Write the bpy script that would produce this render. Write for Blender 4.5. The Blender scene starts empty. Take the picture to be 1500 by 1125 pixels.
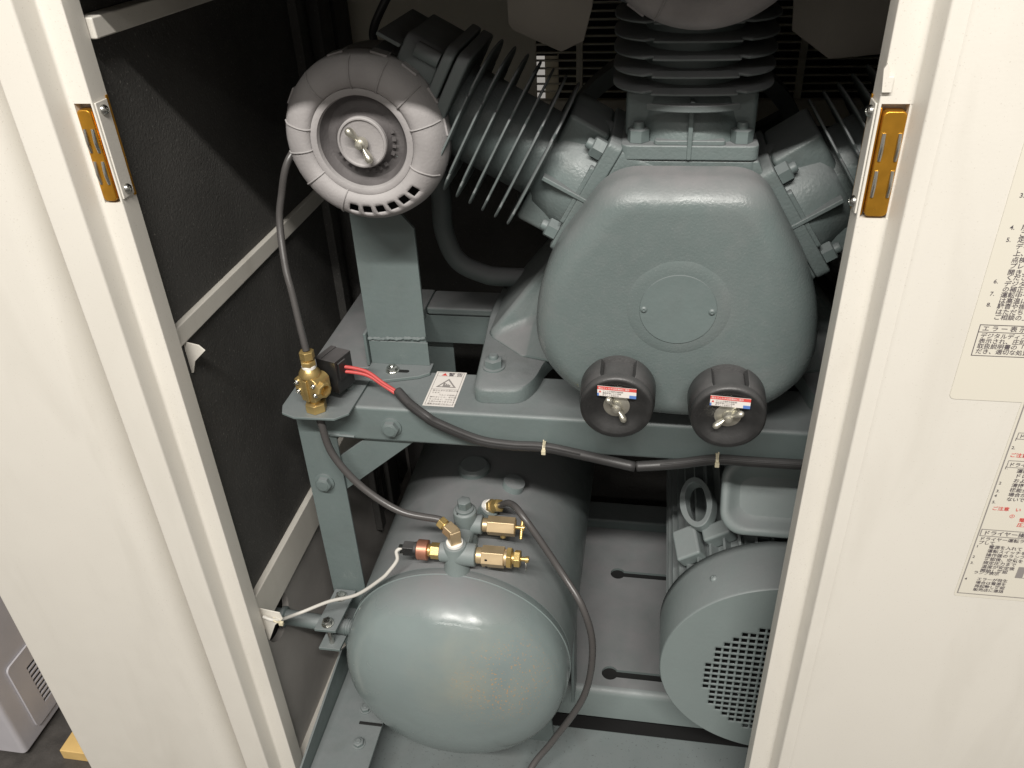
import bpy, bmesh, math, random
from mathutils import Vector, Matrix
from math import pi, sin, cos, radians, sqrt
random.seed(4)
S = bpy.context.scene
C = S.collection
V = Vector

# ------------------------------------------------------------------ camera
cam_d = bpy.data.cameras.new('camera')
cam = bpy.data.objects.new('camera', cam_d)
C.objects.link(cam)
cam_d.sensor_width = 36.0
cam_d.lens = 1211.0 / 1500.0 * 36.0
cam_d.clip_start, cam_d.clip_end = 0.02, 100
R = ((0.98677913, -0.05231385, 0.15339558), (0.1572403, 0.5383771, -0.82790434), (-0.03927381, 0.84107869, 0.53948513))
cam.matrix_world = Matrix(((*R[0], 0.0), (*R[1], 0.0), (*R[2], 1.65), (0, 0, 0, 1)))
S.camera = cam
S.render.resolution_x, S.render.resolution_y = 1024, 768
S.view_settings.view_transform = 'Standard'
S.view_settings.look = 'None'
S.view_settings.exposure = 0.0
S.view_settings.gamma = 1.0

# ------------------------------------------------------------------ room light
w = bpy.data.worlds.new('World')
S.world = w
w.use_nodes = True
bg = w.node_tree.nodes['Background']
bg.inputs[0].default_value = (1.0, 0.94, 0.86, 1)
bg.inputs[1].default_value = 0.33


def tube_light(loc, energy, size_x, size_y, aim, col):
    l = bpy.data.lights.new('ceiling_tube', 'AREA')
    l.shape = 'RECTANGLE'
    l.size, l.size_y, l.energy, l.color = size_x, size_y, energy, col
    o = bpy.data.objects.new('ceiling_tube', l)
    C.objects.link(o)
    o.location = loc
    o.rotation_euler = (V(aim) - V(loc)).to_track_quat('-Z', 'Y').to_euler()


tube_light((-0.10, -1.72, 4.20), 262, 3.0, 0.13, (-0.15, 0.95, 1.1), (1.0, 0.965, 0.91))
tube_light((-0.10, -3.60, 4.20), 34, 4.0, 0.15, (-0.15, 0.95, 1.0), (1.0, 0.965, 0.91))


# ------------------------------------------------------------------ materials
def mat(name, col, rough=0.5, metal=0.0, spec=0.5, dust=None, dust_amt=0.0, dust_lo=0.15, dust_hi=0.95, bump=0.0, bump_scale=300.0,
        var=0.0, var_scale=8.0, speck=None, speck_amt=0.0, speck_scale=220.0, clear=0.0, rvar=0.08, stain=None, stain_amt=0.0, stain_scale=(9, 9, 9), stain_lo=0.52, stain_hi=0.75):
    m = bpy.data.materials.new(name)
    m.use_nodes = True
    nt = m.node_tree
    N, L = nt.nodes, nt.links
    p = N['Principled BSDF']
    p.inputs['Roughness'].default_value = rough
    p.inputs['Metallic'].default_value = metal
    p.inputs['Specular IOR Level'].default_value = spec
    if clear:
        p.inputs['Coat Weight'].default_value = clear
        p.inputs['Coat Roughness'].default_value = 0.12
    tc = N.new('ShaderNodeTexCoord')
    co = tc.outputs['Object']

    def noise(scale, detail=4.0):
        n = N.new('ShaderNodeTexNoise')
        n.inputs['Scale'].default_value = scale
        n.inputs['Detail'].default_value = detail
        L.new(co, n.inputs['Vector'])
        return n.outputs[0]

    def ramp(src, lo, hi, a=0.0, b=1.0):
        r = N.new('ShaderNodeMapRange')
        r.inputs['From Min'].default_value, r.inputs['From Max'].default_value = lo, hi
        r.inputs['To Min'].default_value, r.inputs['To Max'].default_value = a, b
        L.new(src, r.inputs['Value'])
        return r.outputs[0]

    def math_(op, a, b):
        q = N.new('ShaderNodeMath')
        q.operation = op
        for i, s in enumerate((a, b)):
            if isinstance(s, (int, float)):
                q.inputs[i].default_value = s
            else:
                L.new(s, q.inputs[i])
        return q.outputs[0]

    def mix(fac, a, b):
        q = N.new('ShaderNodeMix')
        q.data_type = 'RGBA'
        if isinstance(fac, (int, float)):
            q.inputs[0].default_value = fac
        else:
            L.new(fac, q.inputs[0])
        for i, s in ((6, a), (7, b)):
            if isinstance(s, tuple):
                q.inputs[i].default_value = (*s, 1)
            else:
                L.new(s, q.inputs[i])
        return q.outputs[2]

    out = tuple(col)
    if var:
        dk = tuple(c * (1 - var) for c in col)
        lt = tuple(min(1, c * (1 + var)) for c in col)
        out = mix(ramp(noise(var_scale), 0.3, 0.7), dk, lt)
    rg = None
    if dust:
        g = N.new('ShaderNodeNewGeometry')
        sx = N.new('ShaderNodeSeparateXYZ')
        L.new(g.outputs['Normal'], sx.inputs[0])
        up = ramp(sx.outputs['Z'], dust_lo, dust_hi)
        k = math_('MULTIPLY', up, ramp(noise(23.0, 6.0), 0.25, 0.7, 0.55, 1.0))
        k = math_('MULTIPLY', k, dust_amt)
        k = math_('ADD', k, ramp(noise(60.0, 5.0), 0.45, 0.8, 0.0, 0.14 * dust_amt))
        out = mix(k, out, dust)
        rg = math_('ADD', math_('MULTIPLY', k, 0.85 - rough), rough)
    if stain:
        mp = N.new('ShaderNodeMapping')
        mp.inputs['Scale'].default_value = stain_scale
        L.new(co, mp.inputs['Vector'])
        n = N.new('ShaderNodeTexNoise')
        n.inputs['Scale'].default_value, n.inputs['Detail'].default_value, n.inputs['Distortion'].default_value = 1.0, 8.0, 0.6
        L.new(mp.outputs[0], n.inputs['Vector'])
        out = mix(math_('MULTIPLY', ramp(n.outputs[0], stain_lo, stain_hi), stain_amt), out, stain)
    if speck:
        s = ramp(noise(speck_scale, 1.0), 0.685, 0.735)
        out = mix(math_('MULTIPLY', s, speck_amt), out, speck)
    if isinstance(out, tuple):
        p.inputs['Base Color'].default_value = (*out, 1)
    else:
        L.new(out, p.inputs['Base Color'])
    if rvar:
        base = rg if rg is not None else rough
        L.new(math_('ADD', base, ramp(noise(35.0, 5.0), 0.3, 0.7, -rvar, rvar)), p.inputs['Roughness'])
    if bump:
        b = N.new('ShaderNodeBump')
        b.inputs['Strength'].default_value = 1.0
        b.inputs['Distance'].default_value = bump
        L.new(noise(bump_scale, 3.0), b.inputs['Height'])
        L.new(b.outputs[0], p.inputs['Normal'])
    m['mixers'] = 1
    return m


GREEN = (0.132, 0.164, 0.161)
DUST = (0.200, 0.196, 0.204)
M = {}
M['paint'] = mat('green_paint', GREEN, 0.40, dust=DUST, dust_amt=0.5, var=0.06, bump=0.0004, bump_scale=120, stain=(0.11, 0.125, 0.12), stain_amt=0.35, stain_scale=(16, 16, 9))
M['cast'] = mat('green_cast_paint', (0.126, 0.155, 0.152), 0.25, dust=(0.225, 0.215, 0.22), dust_amt=0.85, dust_lo=0.35, dust_hi=1.0, var=0.05, bump=0.0004, bump_scale=300, rvar=0.06, stain=(0.20, 0.20, 0.20), stain_amt=0.4, stain_scale=(9, 9, 6), speck=(0.30, 0.31, 0.30), speck_amt=0.18, speck_scale=520)
M['castm'] = mat('matt_cast_paint', (0.126, 0.155, 0.152), 0.40, dust=DUST, dust_amt=0.7, dust_lo=0.3, dust_hi=1.0, var=0.05, bump=0.0006, bump_scale=260, stain=(0.10, 0.11, 0.105), stain_amt=0.5, stain_scale=(18, 18, 18))
M['fin'] = mat('dusty_fin_paint', (0.120, 0.145, 0.142), 0.5, dust=DUST, dust_amt=0.8, dust_lo=-0.2, dust_hi=0.8, bump=0.0006, bump_scale=140)
M['motor'] = mat('motor_green_paint', (0.190, 0.226, 0.222), 0.40, dust=DUST, dust_amt=0.5, var=0.04, bump=0.0003, bump_scale=150)
M['dusty'] = mat('dust_covered_paint', (0.150, 0.182, 0.179), 0.40, dust=(0.200, 0.198, 0.203), dust_amt=0.9, dust_lo=0.25, dust_hi=0.9, var=0.06, bump=0.0003, bump_scale=90, stain=(0.13, 0.13, 0.135), stain_amt=0.35, stain_scale=(9, 6, 9))
M['tray'] = mat('drip_tray_paint', (0.140, 0.170, 0.167), 0.42, dust=DUST, dust_amt=0.3, var=0.06, stain=(0.10, 0.10, 0.095), stain_amt=0.4, stain_scale=(8, 8, 8), speck=(0.03, 0.03, 0.028), speck_amt=0.45, speck_scale=260)
M['cream'] = mat('cream_paint', (0.675, 0.645, 0.585), 0.40, var=0.02, var_scale=3, stain=(0.50, 0.47, 0.41), stain_amt=0.35, stain_scale=(14, 14, 3.0), stain_lo=0.50, stain_hi=0.80, speck=(0.40, 0.36, 0.30), speck_amt=0.35, speck_scale=520, rvar=0.1, bump=0.00008, bump_scale=300)
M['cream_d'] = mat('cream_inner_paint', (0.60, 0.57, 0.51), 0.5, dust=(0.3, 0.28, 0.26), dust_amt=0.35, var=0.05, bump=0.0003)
M['foam'] = mat('black_foam', (0.068, 0.066, 0.062), 0.72, spec=0.35, speck=(0.25, 0.24, 0.22), speck_amt=0.45, speck_scale=260, bump=0.0012, bump_scale=300, var=0.25, var_scale=5)
M['greyf'] = mat('grey_lining', (0.38, 0.36, 0.34), 0.6, var=0.12)
M['black'] = mat('black_plastic', (0.016, 0.016, 0.016), 0.42, dust=(0.16, 0.15, 0.15), dust_amt=0.5, var=0.2)
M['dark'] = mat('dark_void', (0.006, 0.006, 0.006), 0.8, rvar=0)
M['cap'] = mat('breather_plastic', (0.018, 0.018, 0.018), 0.32, dust=(0.14, 0.137, 0.137), dust_amt=0.5, dust_lo=0.1, dust_hi=0.8, bump=0.0003)
M['mauve'] = mat('dusty_filter_plastic', (0.285, 0.268, 0.266), 0.62, dust=(0.38, 0.365, 0.36), dust_amt=0.8, dust_lo=-0.4, dust_hi=0.8, var=0.22, var_scale=14, bump=0.0004)
M['mauve_d'] = mat('sooty_shaded_plastic', (0.075, 0.069, 0.069), 0.66, dust=(0.22, 0.2, 0.2), dust_amt=0.3, dust_lo=-0.3, dust_hi=0.8, var=0.35, var_scale=22, bump=0.0005)  # soot, plus the shade of the recess put into the colour
M['brown'] = mat('dusty_brown_sheet', (0.62, 0.57, 0.50), 0.7, var=0.12, bump=0.0004)
M['brass'] = mat('brass', (0.58, 0.42, 0.17), 0.34, metal=0.75, var=0.15, var_scale=40, bump=0.0002, bump_scale=500)
M['brass_m'] = mat('machined_brass', (0.60, 0.46, 0.28), 0.38, metal=0.7, var=0.1, var_scale=50)
M['copper'] = mat('copper_red_cap', (0.48, 0.22, 0.15), 0.4, metal=0.7, var=0.1)
M['zinc'] = mat('zinc_steel', (0.55, 0.55, 0.52), 0.28, metal=1.0, var=0.1, var_scale=60)
M['wing'] = mat('pale_zinc', (0.62, 0.60, 0.52), 0.3, metal=0.85, var=0.1, var_scale=60)
M['gold'] = mat('gold_chromate', (0.55, 0.27, 0.03), 0.3, metal=0.75, var=0.12, var_scale=60)
M['rubber'] = mat('grey_black_hose', (0.03, 0.0295, 0.0295), 0.38, dust=(0.2, 0.19, 0.19), dust_amt=0.22, var=0.1)
M['hose'] = mat('nylon_hose', (0.066, 0.062, 0.060), 0.26, dust=(0.2, 0.19, 0.19), dust_amt=0.2)
M['red'] = mat('red_wire', (0.52, 0.075, 0.07), 0.45)
M['white'] = mat('white_cable', (0.55, 0.53, 0.49), 0.5)
M['tie'] = mat('natural_nylon', (0.62, 0.56, 0.40), 0.45)
M['tape'] = mat('thread_seal_tape', (0.80, 0.78, 0.74), 0.6)
M['paper'] = mat('label_white', (0.72, 0.68, 0.64), 0.45)
M['film'] = mat('label_film', (0.665, 0.63, 0.545), 0.36)
M['ink'] = mat('black_ink', (0.10, 0.085, 0.095), 0.5)
M['inkg'] = mat('grey_ink', (0.26, 0.24, 0.23), 0.5)
M['inkr'] = mat('red_ink', (0.62, 0.07, 0.06), 0.5)
M['inkb'] = mat('blue_ink', (0.10, 0.20, 0.50), 0.5)
M['louver'] = mat('louver_paint', (0.68, 0.64, 0.54), 0.6, dust=(0.4, 0.37, 0.32), dust_amt=0.4)
M['unit'] = mat('lilac_grey_plastic', (0.46, 0.445, 0.47), 0.45, var=0.05, var_scale=15)
M['floor'] = mat('dark_floor', (0.055, 0.05, 0.046), 0.6, var=0.25, var_scale=30, bump=0.001, bump_scale=200)
M['ply'] = mat('yellow_plywood', (0.62, 0.42, 0.16), 0.55, var=0.15, var_scale=12)


def tank_paint():
    m = mat('tank_green_paint', (0.190, 0.230, 0.227), 0.18, dust=DUST, dust_amt=0.85, dust_lo=0.70, dust_hi=1.0, var=0.05, bump=0.00025, bump_scale=70)
    nt = m.node_tree
    N, L = nt.nodes, nt.links
    p = N['Principled BSDF']
    src = p.inputs['Base Color'].links[0].from_socket
    tc = N.new('ShaderNodeTexCoord')

    def blob(c, r):
        d = N.new('ShaderNodeVectorMath')
        d.operation = 'DISTANCE'
        L.new(tc.outputs['Object'], d.inputs[0])
        d.inputs[1].default_value = c
        q = N.new('ShaderNodeMapRange')
        q.inputs['From Min'].default_value, q.inputs['From Max'].default_value = r, 0.0
        L.new(d.outputs['Value'], q.inputs['Value'])
        return q.outputs[0]

    def nz(scale, lo, hi, detail):
        n = N.new('ShaderNodeTexNoise')
        n.inputs['Scale'].default_value, n.inputs['Detail'].default_value = scale, detail
        L.new(tc.outputs['Object'], n.inputs['Vector'])
        q = N.new('ShaderNodeMapRange')
        q.inputs['From Min'].default_value, q.inputs['From Max'].default_value = lo, hi
        L.new(n.outputs[0], q.inputs['Value'])
        return q.outputs[0]

    def mul(a, b):
        q = N.new('ShaderNodeMath')
        q.operation = 'MULTIPLY'
        for i, s in enumerate((a, b)):
            if isinstance(s, float):
                q.inputs[i].default_value = s
            else:
                L.new(s, q.inputs[i])
        return q.outputs[0]

    def mix(f, a, col):
        q = N.new('ShaderNodeMix')
        q.data_type = 'RGBA'
        L.new(f, q.inputs[0])
        L.new(a, q.inputs[6])
        q.inputs[7].default_value = (*col, 1)
        return q.outputs[2]
    # oil bloom and rust flecks on the right shoulder of the front dish
    s1 = mul(mul(blob((0.050, 0.005, 0.560), 0.12), nz(16, 0.35, 0.65, 5)), 0.55)
    out = mix(s1, src, (0.29, 0.28, 0.215))
    s2 = mul(blob((0.095, 0.015, 0.545), 0.10), nz(330, 0.69, 0.72, 0))
    out = mix(s2, out, (0.42, 0.24, 0.10))
    L.new(out, p.inputs['Base Color'])
    return m


M['tank'] = tank_paint()


# ------------------------------------------------------------------ mesh helpers
def basis(ax, up=None):
    z = V(ax).normalized()
    u = V(up) if up else (V((0, 0, 1)) if abs(z.z) < 0.9 else V((1, 0, 0)))
    x = u.cross(z)
    if x.length < 1e-6:
        x = V((0, 1, 0)).cross(z)
    x.normalize()
    return x, z.cross(x), z


def spline(pts, n=8):
    p = [V(q) for q in pts]
    p = [p[0] * 2 - p[1]] + p + [p[-1] * 2 - p[-2]]
    out = []
    for i in range(1, len(p) - 2):
        a, b, c, d = p[i - 1:i + 3]
        for k in range(n):
            t = k / n
            out.append(0.5 * ((2 * b) + (c - a) * t + (2 * a - 5 * b + 4 * c - d) * t * t + (3 * b - a - 3 * c + d) * t ** 3))
    out.append(p[-2])
    return out


class B:
    def __init__(s):
        s.bm = bmesh.new()
        s.m = 0

    def face(s, vs):
        try:
            f = s.bm.faces.new(vs)
            f.material_index = s.m
            f.smooth = True
            return f
        except ValueError:
            return None

    def rings(s, rings, close=True, caps=(True, True)):
        vr = [[s.bm.verts.new(p) for p in r] for r in rings]
        n = len(vr[0])
        for a, b in zip(vr, vr[1:]):
            for i in range(n if close else n - 1):
                j = (i + 1) % n
                s.face((a[i], a[j], b[j], b[i]))
        if close and caps[0]:
            s.face(vr[0][::-1])
        if close and caps[1]:
            s.face(vr[-1])
        return vr

    def box(s, c, d, rot=None):
        c, h = V(c), V(d) / 2
        R_ = rot if rot else Matrix.Identity(3)
        P = lambda x, y, z: c + R_ @ V((x * h.x, y * h.y, z * h.z))
        s.rings([[P(-1, -1, z), P(1, -1, z), P(1, 1, z), P(-1, 1, z)] for z in (-1, 1)])

    def bb(s, x0, x1, y0, y1, z0, z1):
        s.box(((x0 + x1) / 2, (y0 + y1) / 2, (z0 + z1) / 2), (abs(x1 - x0), abs(y1 - y0), abs(z1 - z0)))

    def prism(s, pts, o=(0, 0, 0), u=(1, 0, 0), v=(0, 1, 0), h=0.01):
        o, u, v = V(o), V(u), V(v)
        w_ = u.cross(v).normalized()
        s.rings([[o + u * a + v * b + w_ * k for a, b in pts] for k in (0, h)])

    def lathe(s, o, ax, prof, seg=40, up=None, a0=0.0, a1=None, open_=False):
        o = V(o)
        x, y, z = basis(ax, up)
        full = a1 is None
        n = seg if full else seg + 1
        an = [a0 + (2 * pi if full else a1 - a0) * i / seg for i in range(n)]
        rings = [[o + z * h + (x * cos(t) + y * sin(t)) * r for t in an] for r, h in prof]
        s.rings(rings, close=full, caps=(prof[0][0] > 1e-5, prof[-1][0] > 1e-5) if full and not open_ else (False, False))

    def cyl(s, p, q, r, r2=None, seg=24, ch=0.0):
        p, q = V(p), V(q)
        L_ = (q - p).length
        r2 = r if r2 is None else r2
        s.lathe(p, q - p, [(r, 0), (r2, L_)] if not ch else [(r - ch, 0), (r, ch), (r2, L_ - ch), (r2 - ch, L_)], seg)

    def hexa(s, p, ax, r, h, ch=0.18, rot=0.0, dome=0.0):
        x, y, z = basis(ax)
        p = V(p)
        rg = lambda rr, hh: [p + z * hh + (x * cos(rot + i * pi / 3) + y * sin(rot + i * pi / 3)) * rr for i in range(6)]
        s.rings([rg(r, 0), rg(r, h - r * ch * 0.6), rg(r * (1 - ch), h)])

    def tube(s, pts, r, seg=10, n=8, caps=True, rad=None):
        p = spline(pts, n) if n > 1 else [V(q) for q in pts]
        t0 = (p[1] - p[0]).normalized()
        x, y, _ = basis(t0)
        rings = []
        for i, q in enumerate(p):
            t = (p[min(i + 1, len(p) - 1)] - p[max(i - 1, 0)]).normalized()
            x = (x - t * x.dot(t)).normalized()
            y = t.cross(x)
            rr = r if rad is None else rad(i / (len(p) - 1)) * r
            rings.append([q + (x * cos(k * 2 * pi / seg) + y * sin(k * 2 * pi / seg)) * rr for k in range(seg)])
        s.rings(rings, caps=(caps, caps))

    def torus(s, c, ax, R_, r, seg=40, k=10, sx=1.0, sy=1.0):
        c = V(c)
        x, y, z = basis(ax)
        rings = []
        for i in range(seg + 1):
            t = 2 * pi * i / seg
            d = x * cos(t) * sx + y * sin(t) * sy
            dn = d.normalized()
            rings.append([c + d * R_ + (dn * cos(a) + z * sin(a)) * r for a in [2 * pi * j / k for j in range(k)]])
        s.rings(rings, caps=(False, False))
        bmesh.ops.remove_doubles(s.bm, verts=s.bm.verts, dist=1e-6)

    def holed(s, outer, holes, o, u, v, h):
        """a plate with holes, extruded by h along u x v"""
        o, u, v = V(o), V(u), V(v)
        w_ = u.cross(v).normalized()
        t = bmesh.new()
        es = []
        for loop in [outer] + holes:
            vs = [t.verts.new((a, b, 0)) for a, b in loop]
            es += [t.edges.new((vs[i], vs[(i + 1) % len(vs)])) for i in range(len(vs))]
        bmesh.ops.triangle_fill(t, use_beauty=True, use_dissolve=False, edges=es)
        tri = [[tuple(q.co[:2]) for q in f.verts] for f in t.faces]
        t.free()
        for k in (0, h):
            for f in tri:
                s.face([s.bm.verts.new(o + u * a + v * b + w_ * k) for a, b in f])
        for loop in [outer] + holes:
            r0 = [o + u * a + v * b for a, b in loop]
            s.rings([r0, [q + w_ * h for q in r0]], caps=(False, False))
        bmesh.ops.remove_doubles(s.bm, verts=s.bm.verts, dist=1e-6)

    def xf(s, m):
        bmesh.ops.transform(s.bm, matrix=m, verts=s.bm.verts)
        return s


WL = {}


def tag(o, label, cat, group=None, kind=None):
    if label:
        o['label'] = label
    if cat:
        o['category'] = cat
    if group:
        o['group'] = group
    if kind:
        o['kind'] = kind
    return o


def thing(name, loc, label, cat, group=None):
    o = bpy.data.objects.new(name, None)
    C.objects.link(o)
    o.location = loc
    o.empty_display_size = 0.05
    WL[o.name] = V(loc)
    return tag(o, label, cat, group)


def obj(name, b, mats, parent=None, bevel=0.0, seg=2, ang=38, label=None, loc=None, flat=False):
    mats = mats if isinstance(mats, (list, tuple)) else [mats]
    base = WL[parent.name] if parent is not None else V(loc or (0, 0, 0))
    bm = b.bm
    bmesh.ops.recalc_face_normals(bm, faces=bm.faces)
    bmesh.ops.translate(bm, verts=bm.verts, vec=-base)
    me = bpy.data.meshes.new(name)
    bm.to_mesh(me)
    bm.free()
    for m_ in mats:
        me.materials.append(M[m_])
    o = bpy.data.objects.new(name, me)
    C.objects.link(o)
    if parent is not None:
        o.parent = parent
    else:
        o.location = base
    WL[o.name] = base.copy()
    if not flat:
        me.set_sharp_from_angle(angle=radians(ang))
    if bevel:
        md = o.modifiers.new('bevel', 'BEVEL')
        md.width, md.segments, md.limit_method, md.angle_limit = bevel, seg, 'ANGLE', radians(ang)
        md.harden_normals = True
        md.use_clamp_overlap = True
    if label:
        o['label'] = label
    if name in ('print', 'sticker_print'):
        o['kind'] = 'stuff'
    return o


BOLTS = {}


def bolt(parent, p, ax, r=0.012, h=0.009, kind='bolt', m='paint', washer=True, rot=0.0, name=None):
    """a hex bolt head, a nut on a stud, or a round-head screw; mesh data shared between alike ones"""
    key = (kind, round(r, 4), round(h, 4), m, washer)
    if key not in BOLTS:
        b = B()
        if kind == 'screw':
            b.lathe((0, 0, 0), (0, 0, 1), [(r, 0), (r, h * 0.35), (r * 0.75, h * 0.8), (r * 0.42, h), (r * 0.38, h * 0.62), (0.0, h * 0.6)], 20)
        else:
            z0 = 0.0
            if washer:
                b.lathe((0, 0, 0), (0, 0, 1), [(r * 1.22, -0.002), (r * 1.22, r * 0.16), (r * 1.1, r * 0.2), (0, r * 0.2)], 24)
                z0 = r * 0.18
            b.hexa((0, 0, z0), (0, 0, 1), r, h, rot=0.3)
            if kind == 'nut':
                b.lathe((0, 0, z0 + h - 0.002), (0, 0, 1), [(r * 0.52, 0), (r * 0.52, h * 0.45), (r * 0.42, h * 0.6), (0, h * 0.6)], 16)
            else:
                b.lathe((0, 0, z0 + h - 0.0005), (0, 0, 1), [(r * 0.72, 0), (r * 0.68, r * 0.08), (0, r * 0.11)], 20)
        bmesh.ops.recalc_face_normals(b.bm, faces=b.bm.faces)
        me = bpy.data.meshes.new(kind)
        b.bm.to_mesh(me)
        b.bm.free()
        me.materials.append(M[m])
        me.set_sharp_from_angle(angle=radians(35))
        BOLTS[key] = me
    o = bpy.data.objects.new(name or kind, BOLTS[key])
    C.objects.link(o)
    o.parent = parent
    x, y, z = basis(ax)
    m3 = Matrix((x, y, z)).transposed() @ Matrix.Rotation(rot, 3, 'Z')
    o.matrix_local = Matrix.Translation(V(p) - WL[parent.name]) @ m3.to_4x4()
    return o


def circ(cx, cy, r, n=32, a0=0.0):
    return [(cx + r * cos(a0 + 2 * pi * i / n), cy + r * sin(a0 + 2 * pi * i / n)) for i in range(n)]


def rrect(x0, x1, y0, y1, r, n=6):
    out = []
    for cx, cy, a in ((x1 - r, y1 - r, 0), (x0 + r, y1 - r, pi / 2), (x0 + r, y0 + r, pi), (x1 - r, y0 + r, 1.5 * pi)):
        out += [(cx + r * cos(a + pi / 2 * i / n), cy + r * sin(a + pi / 2 * i / n)) for i in range(n + 1)]
    return out


def rpoly(pts, rad, n=7):
    """polygon with rounded corners"""
    out = []
    k = len(pts)
    for i in range(k):
        a, b, c = V((*pts[i - 1], 0)), V((*pts[i], 0)), V((*pts[(i + 1) % k], 0))
        r = rad[i] if isinstance(rad, (list, tuple)) else rad
        d1, d2 = (a - b), (c - b)
        r1 = min(r, d1.length * 0.49, d2.length * 0.49)
        p, q = b + d1.normalized() * r1, b + d2.normalized() * r1
        for j in range(n + 1):
            t = j / n
            w_ = p * (1 - t) ** 2 + b * 2 * t * (1 - t) + q * t * t
            out.append((w_.x, w_.y))
    return out


def resample(pts, n):
    P = [V((*p, 0)) for p in pts]
    P.append(P[0])
    L_ = [0.0]
    for a, b in zip(P, P[1:]):
        L_.append(L_[-1] + (b - a).length)
    out, j = [], 0
    for i in range(n):
        d = L_[-1] * i / n
        while L_[j + 1] < d:
            j += 1
        t = (d - L_[j]) / max(1e-9, L_[j + 1] - L_[j])
        q = P[j].lerp(P[j + 1], t)
        out.append((q.x, q.y))
    return out


# ---- lettering: built-in font turned into mesh faces lying 0.3 mm proud of the print carrier
TEXTS = []


def text_faces(specs):
    """specs: (string, origin, right, up, size, material index) -> bmesh holding every glyph as flat faces"""
    b = B()
    tmp = []
    for st, o, r, u, size, mi in specs:
        cu = bpy.data.curves.new('lettering', 'FONT')
        cu.body = st
        cu.size = size
        cu.resolution_u = 2
        cu.offset = size * 0.012
        ob = bpy.data.objects.new('lettering', cu)
        C.objects.link(ob)
        tmp.append((ob, cu, V(o), V(r).normalized(), V(u).normalized(), mi))
    dg = bpy.context.evaluated_depsgraph_get()
    dg.update()
    for ob, cu, o, r, u, mi in tmp:
        me = ob.evaluated_get(dg).to_mesh()
        vs = [b.bm.verts.new(o + r * q.co.x + u * q.co.y) for q in me.vertices]
        for p in me.polygons:
            try:
                f = b.bm.faces.new([vs[i] for i in p.vertices])
                f.material_index = mi
            except ValueError:
                pass
        ob.evaluated_get(dg).to_mesh_clear()
    for t in tmp:
        bpy.data.objects.remove(t[0])
        bpy.data.curves.remove(t[1])
    return b


def quad(b, o, r, u, x0, x1, y0, y1, mi):
    o, r, u = V(o), V(r), V(u)
    f = b.bm.faces.new([b.bm.verts.new(o + r * x + u * y) for x, y in ((x0, y0), (x1, y0), (x1, y1), (x0, y1))])
    f.material_index = mi


def frame_lines(b, o, r, u, x0, x1, y0, y1, t, mi):
    quad(b, o, r, u, x0, x1, y0, y0 + t, mi)
    quad(b, o, r, u, x0, x1, y1 - t, y1, mi)
    quad(b, o, r, u, x0, x0 + t, y0 + t, y1 - t, mi)
    quad(b, o, r, u, x1 - t, x1, y0 + t, y1 - t, mi)


# ================================================================== SETTING
b = B()
b.bb(-6, 6, -4, 6, -0.1, 0.0)
tag(obj('floor', b, 'floor'), 'dark grey room floor seen past the left door', None, kind='structure')

# ================================================================== CABINET
cab = thing('compressor_cabinet', (-0.2, 0.9, 0.0), 'cream sheet metal cabinet standing open around the green compressor', 'cabinet')
YF, YC, YB = 0.83, 0.80, 0.8596           # flange face, outer face, back of the return
ZH0, ZH1 = 1.329, 1.441                  # hinge cut-out


def jamb(side):
    """folded door post with a slot for the hinge; side -1 left, +1 right"""
    if side < 0:
        xr, xf, xs, xo = -0.5995, -0.628, -0.634, -0.678
        a, c = -0.6015, -0.6215
    else:
        xr, xf, xs, xo = 0.205, 0.2345, 0.2405, 0.29
        a, c = 0.2075, 0.2325
    rr = [0.0, 0.0018, 0.003, 0.003, 0.002, 0.0]
    full = rpoly([(xr, YB), (xr, YF), (xf, YF), (xs, YC + 0.002), (xo, YC + 0.002), (xo, YB)], rr, 5)
    cut = rpoly([(xr, YB), (xr, YF), (a, YF), (a, YF + 0.014), (c, YF + 0.014), (c, YF), (xf, YF), (xs, YC + 0.002), (xo, YC + 0.002), (xo, YB)], rr[:2] + [0.0] * 4 + rr[2:], 5)
    if side > 0:
        full, cut = full[::-1], cut[::-1]
    b = B()
    for z0, z1, pts in ((0.12, ZH0, full), (ZH0, ZH1, cut), (ZH1, 1.553, full)):
        b.prism(pts, (0, 0, z0), (1, 0, 0), (0, 1, 0), z1 - z0)
    return obj('door_post', b, 'cream', cab, ang=25)


jl, jr = jamb(-1), jamb(1)


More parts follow.
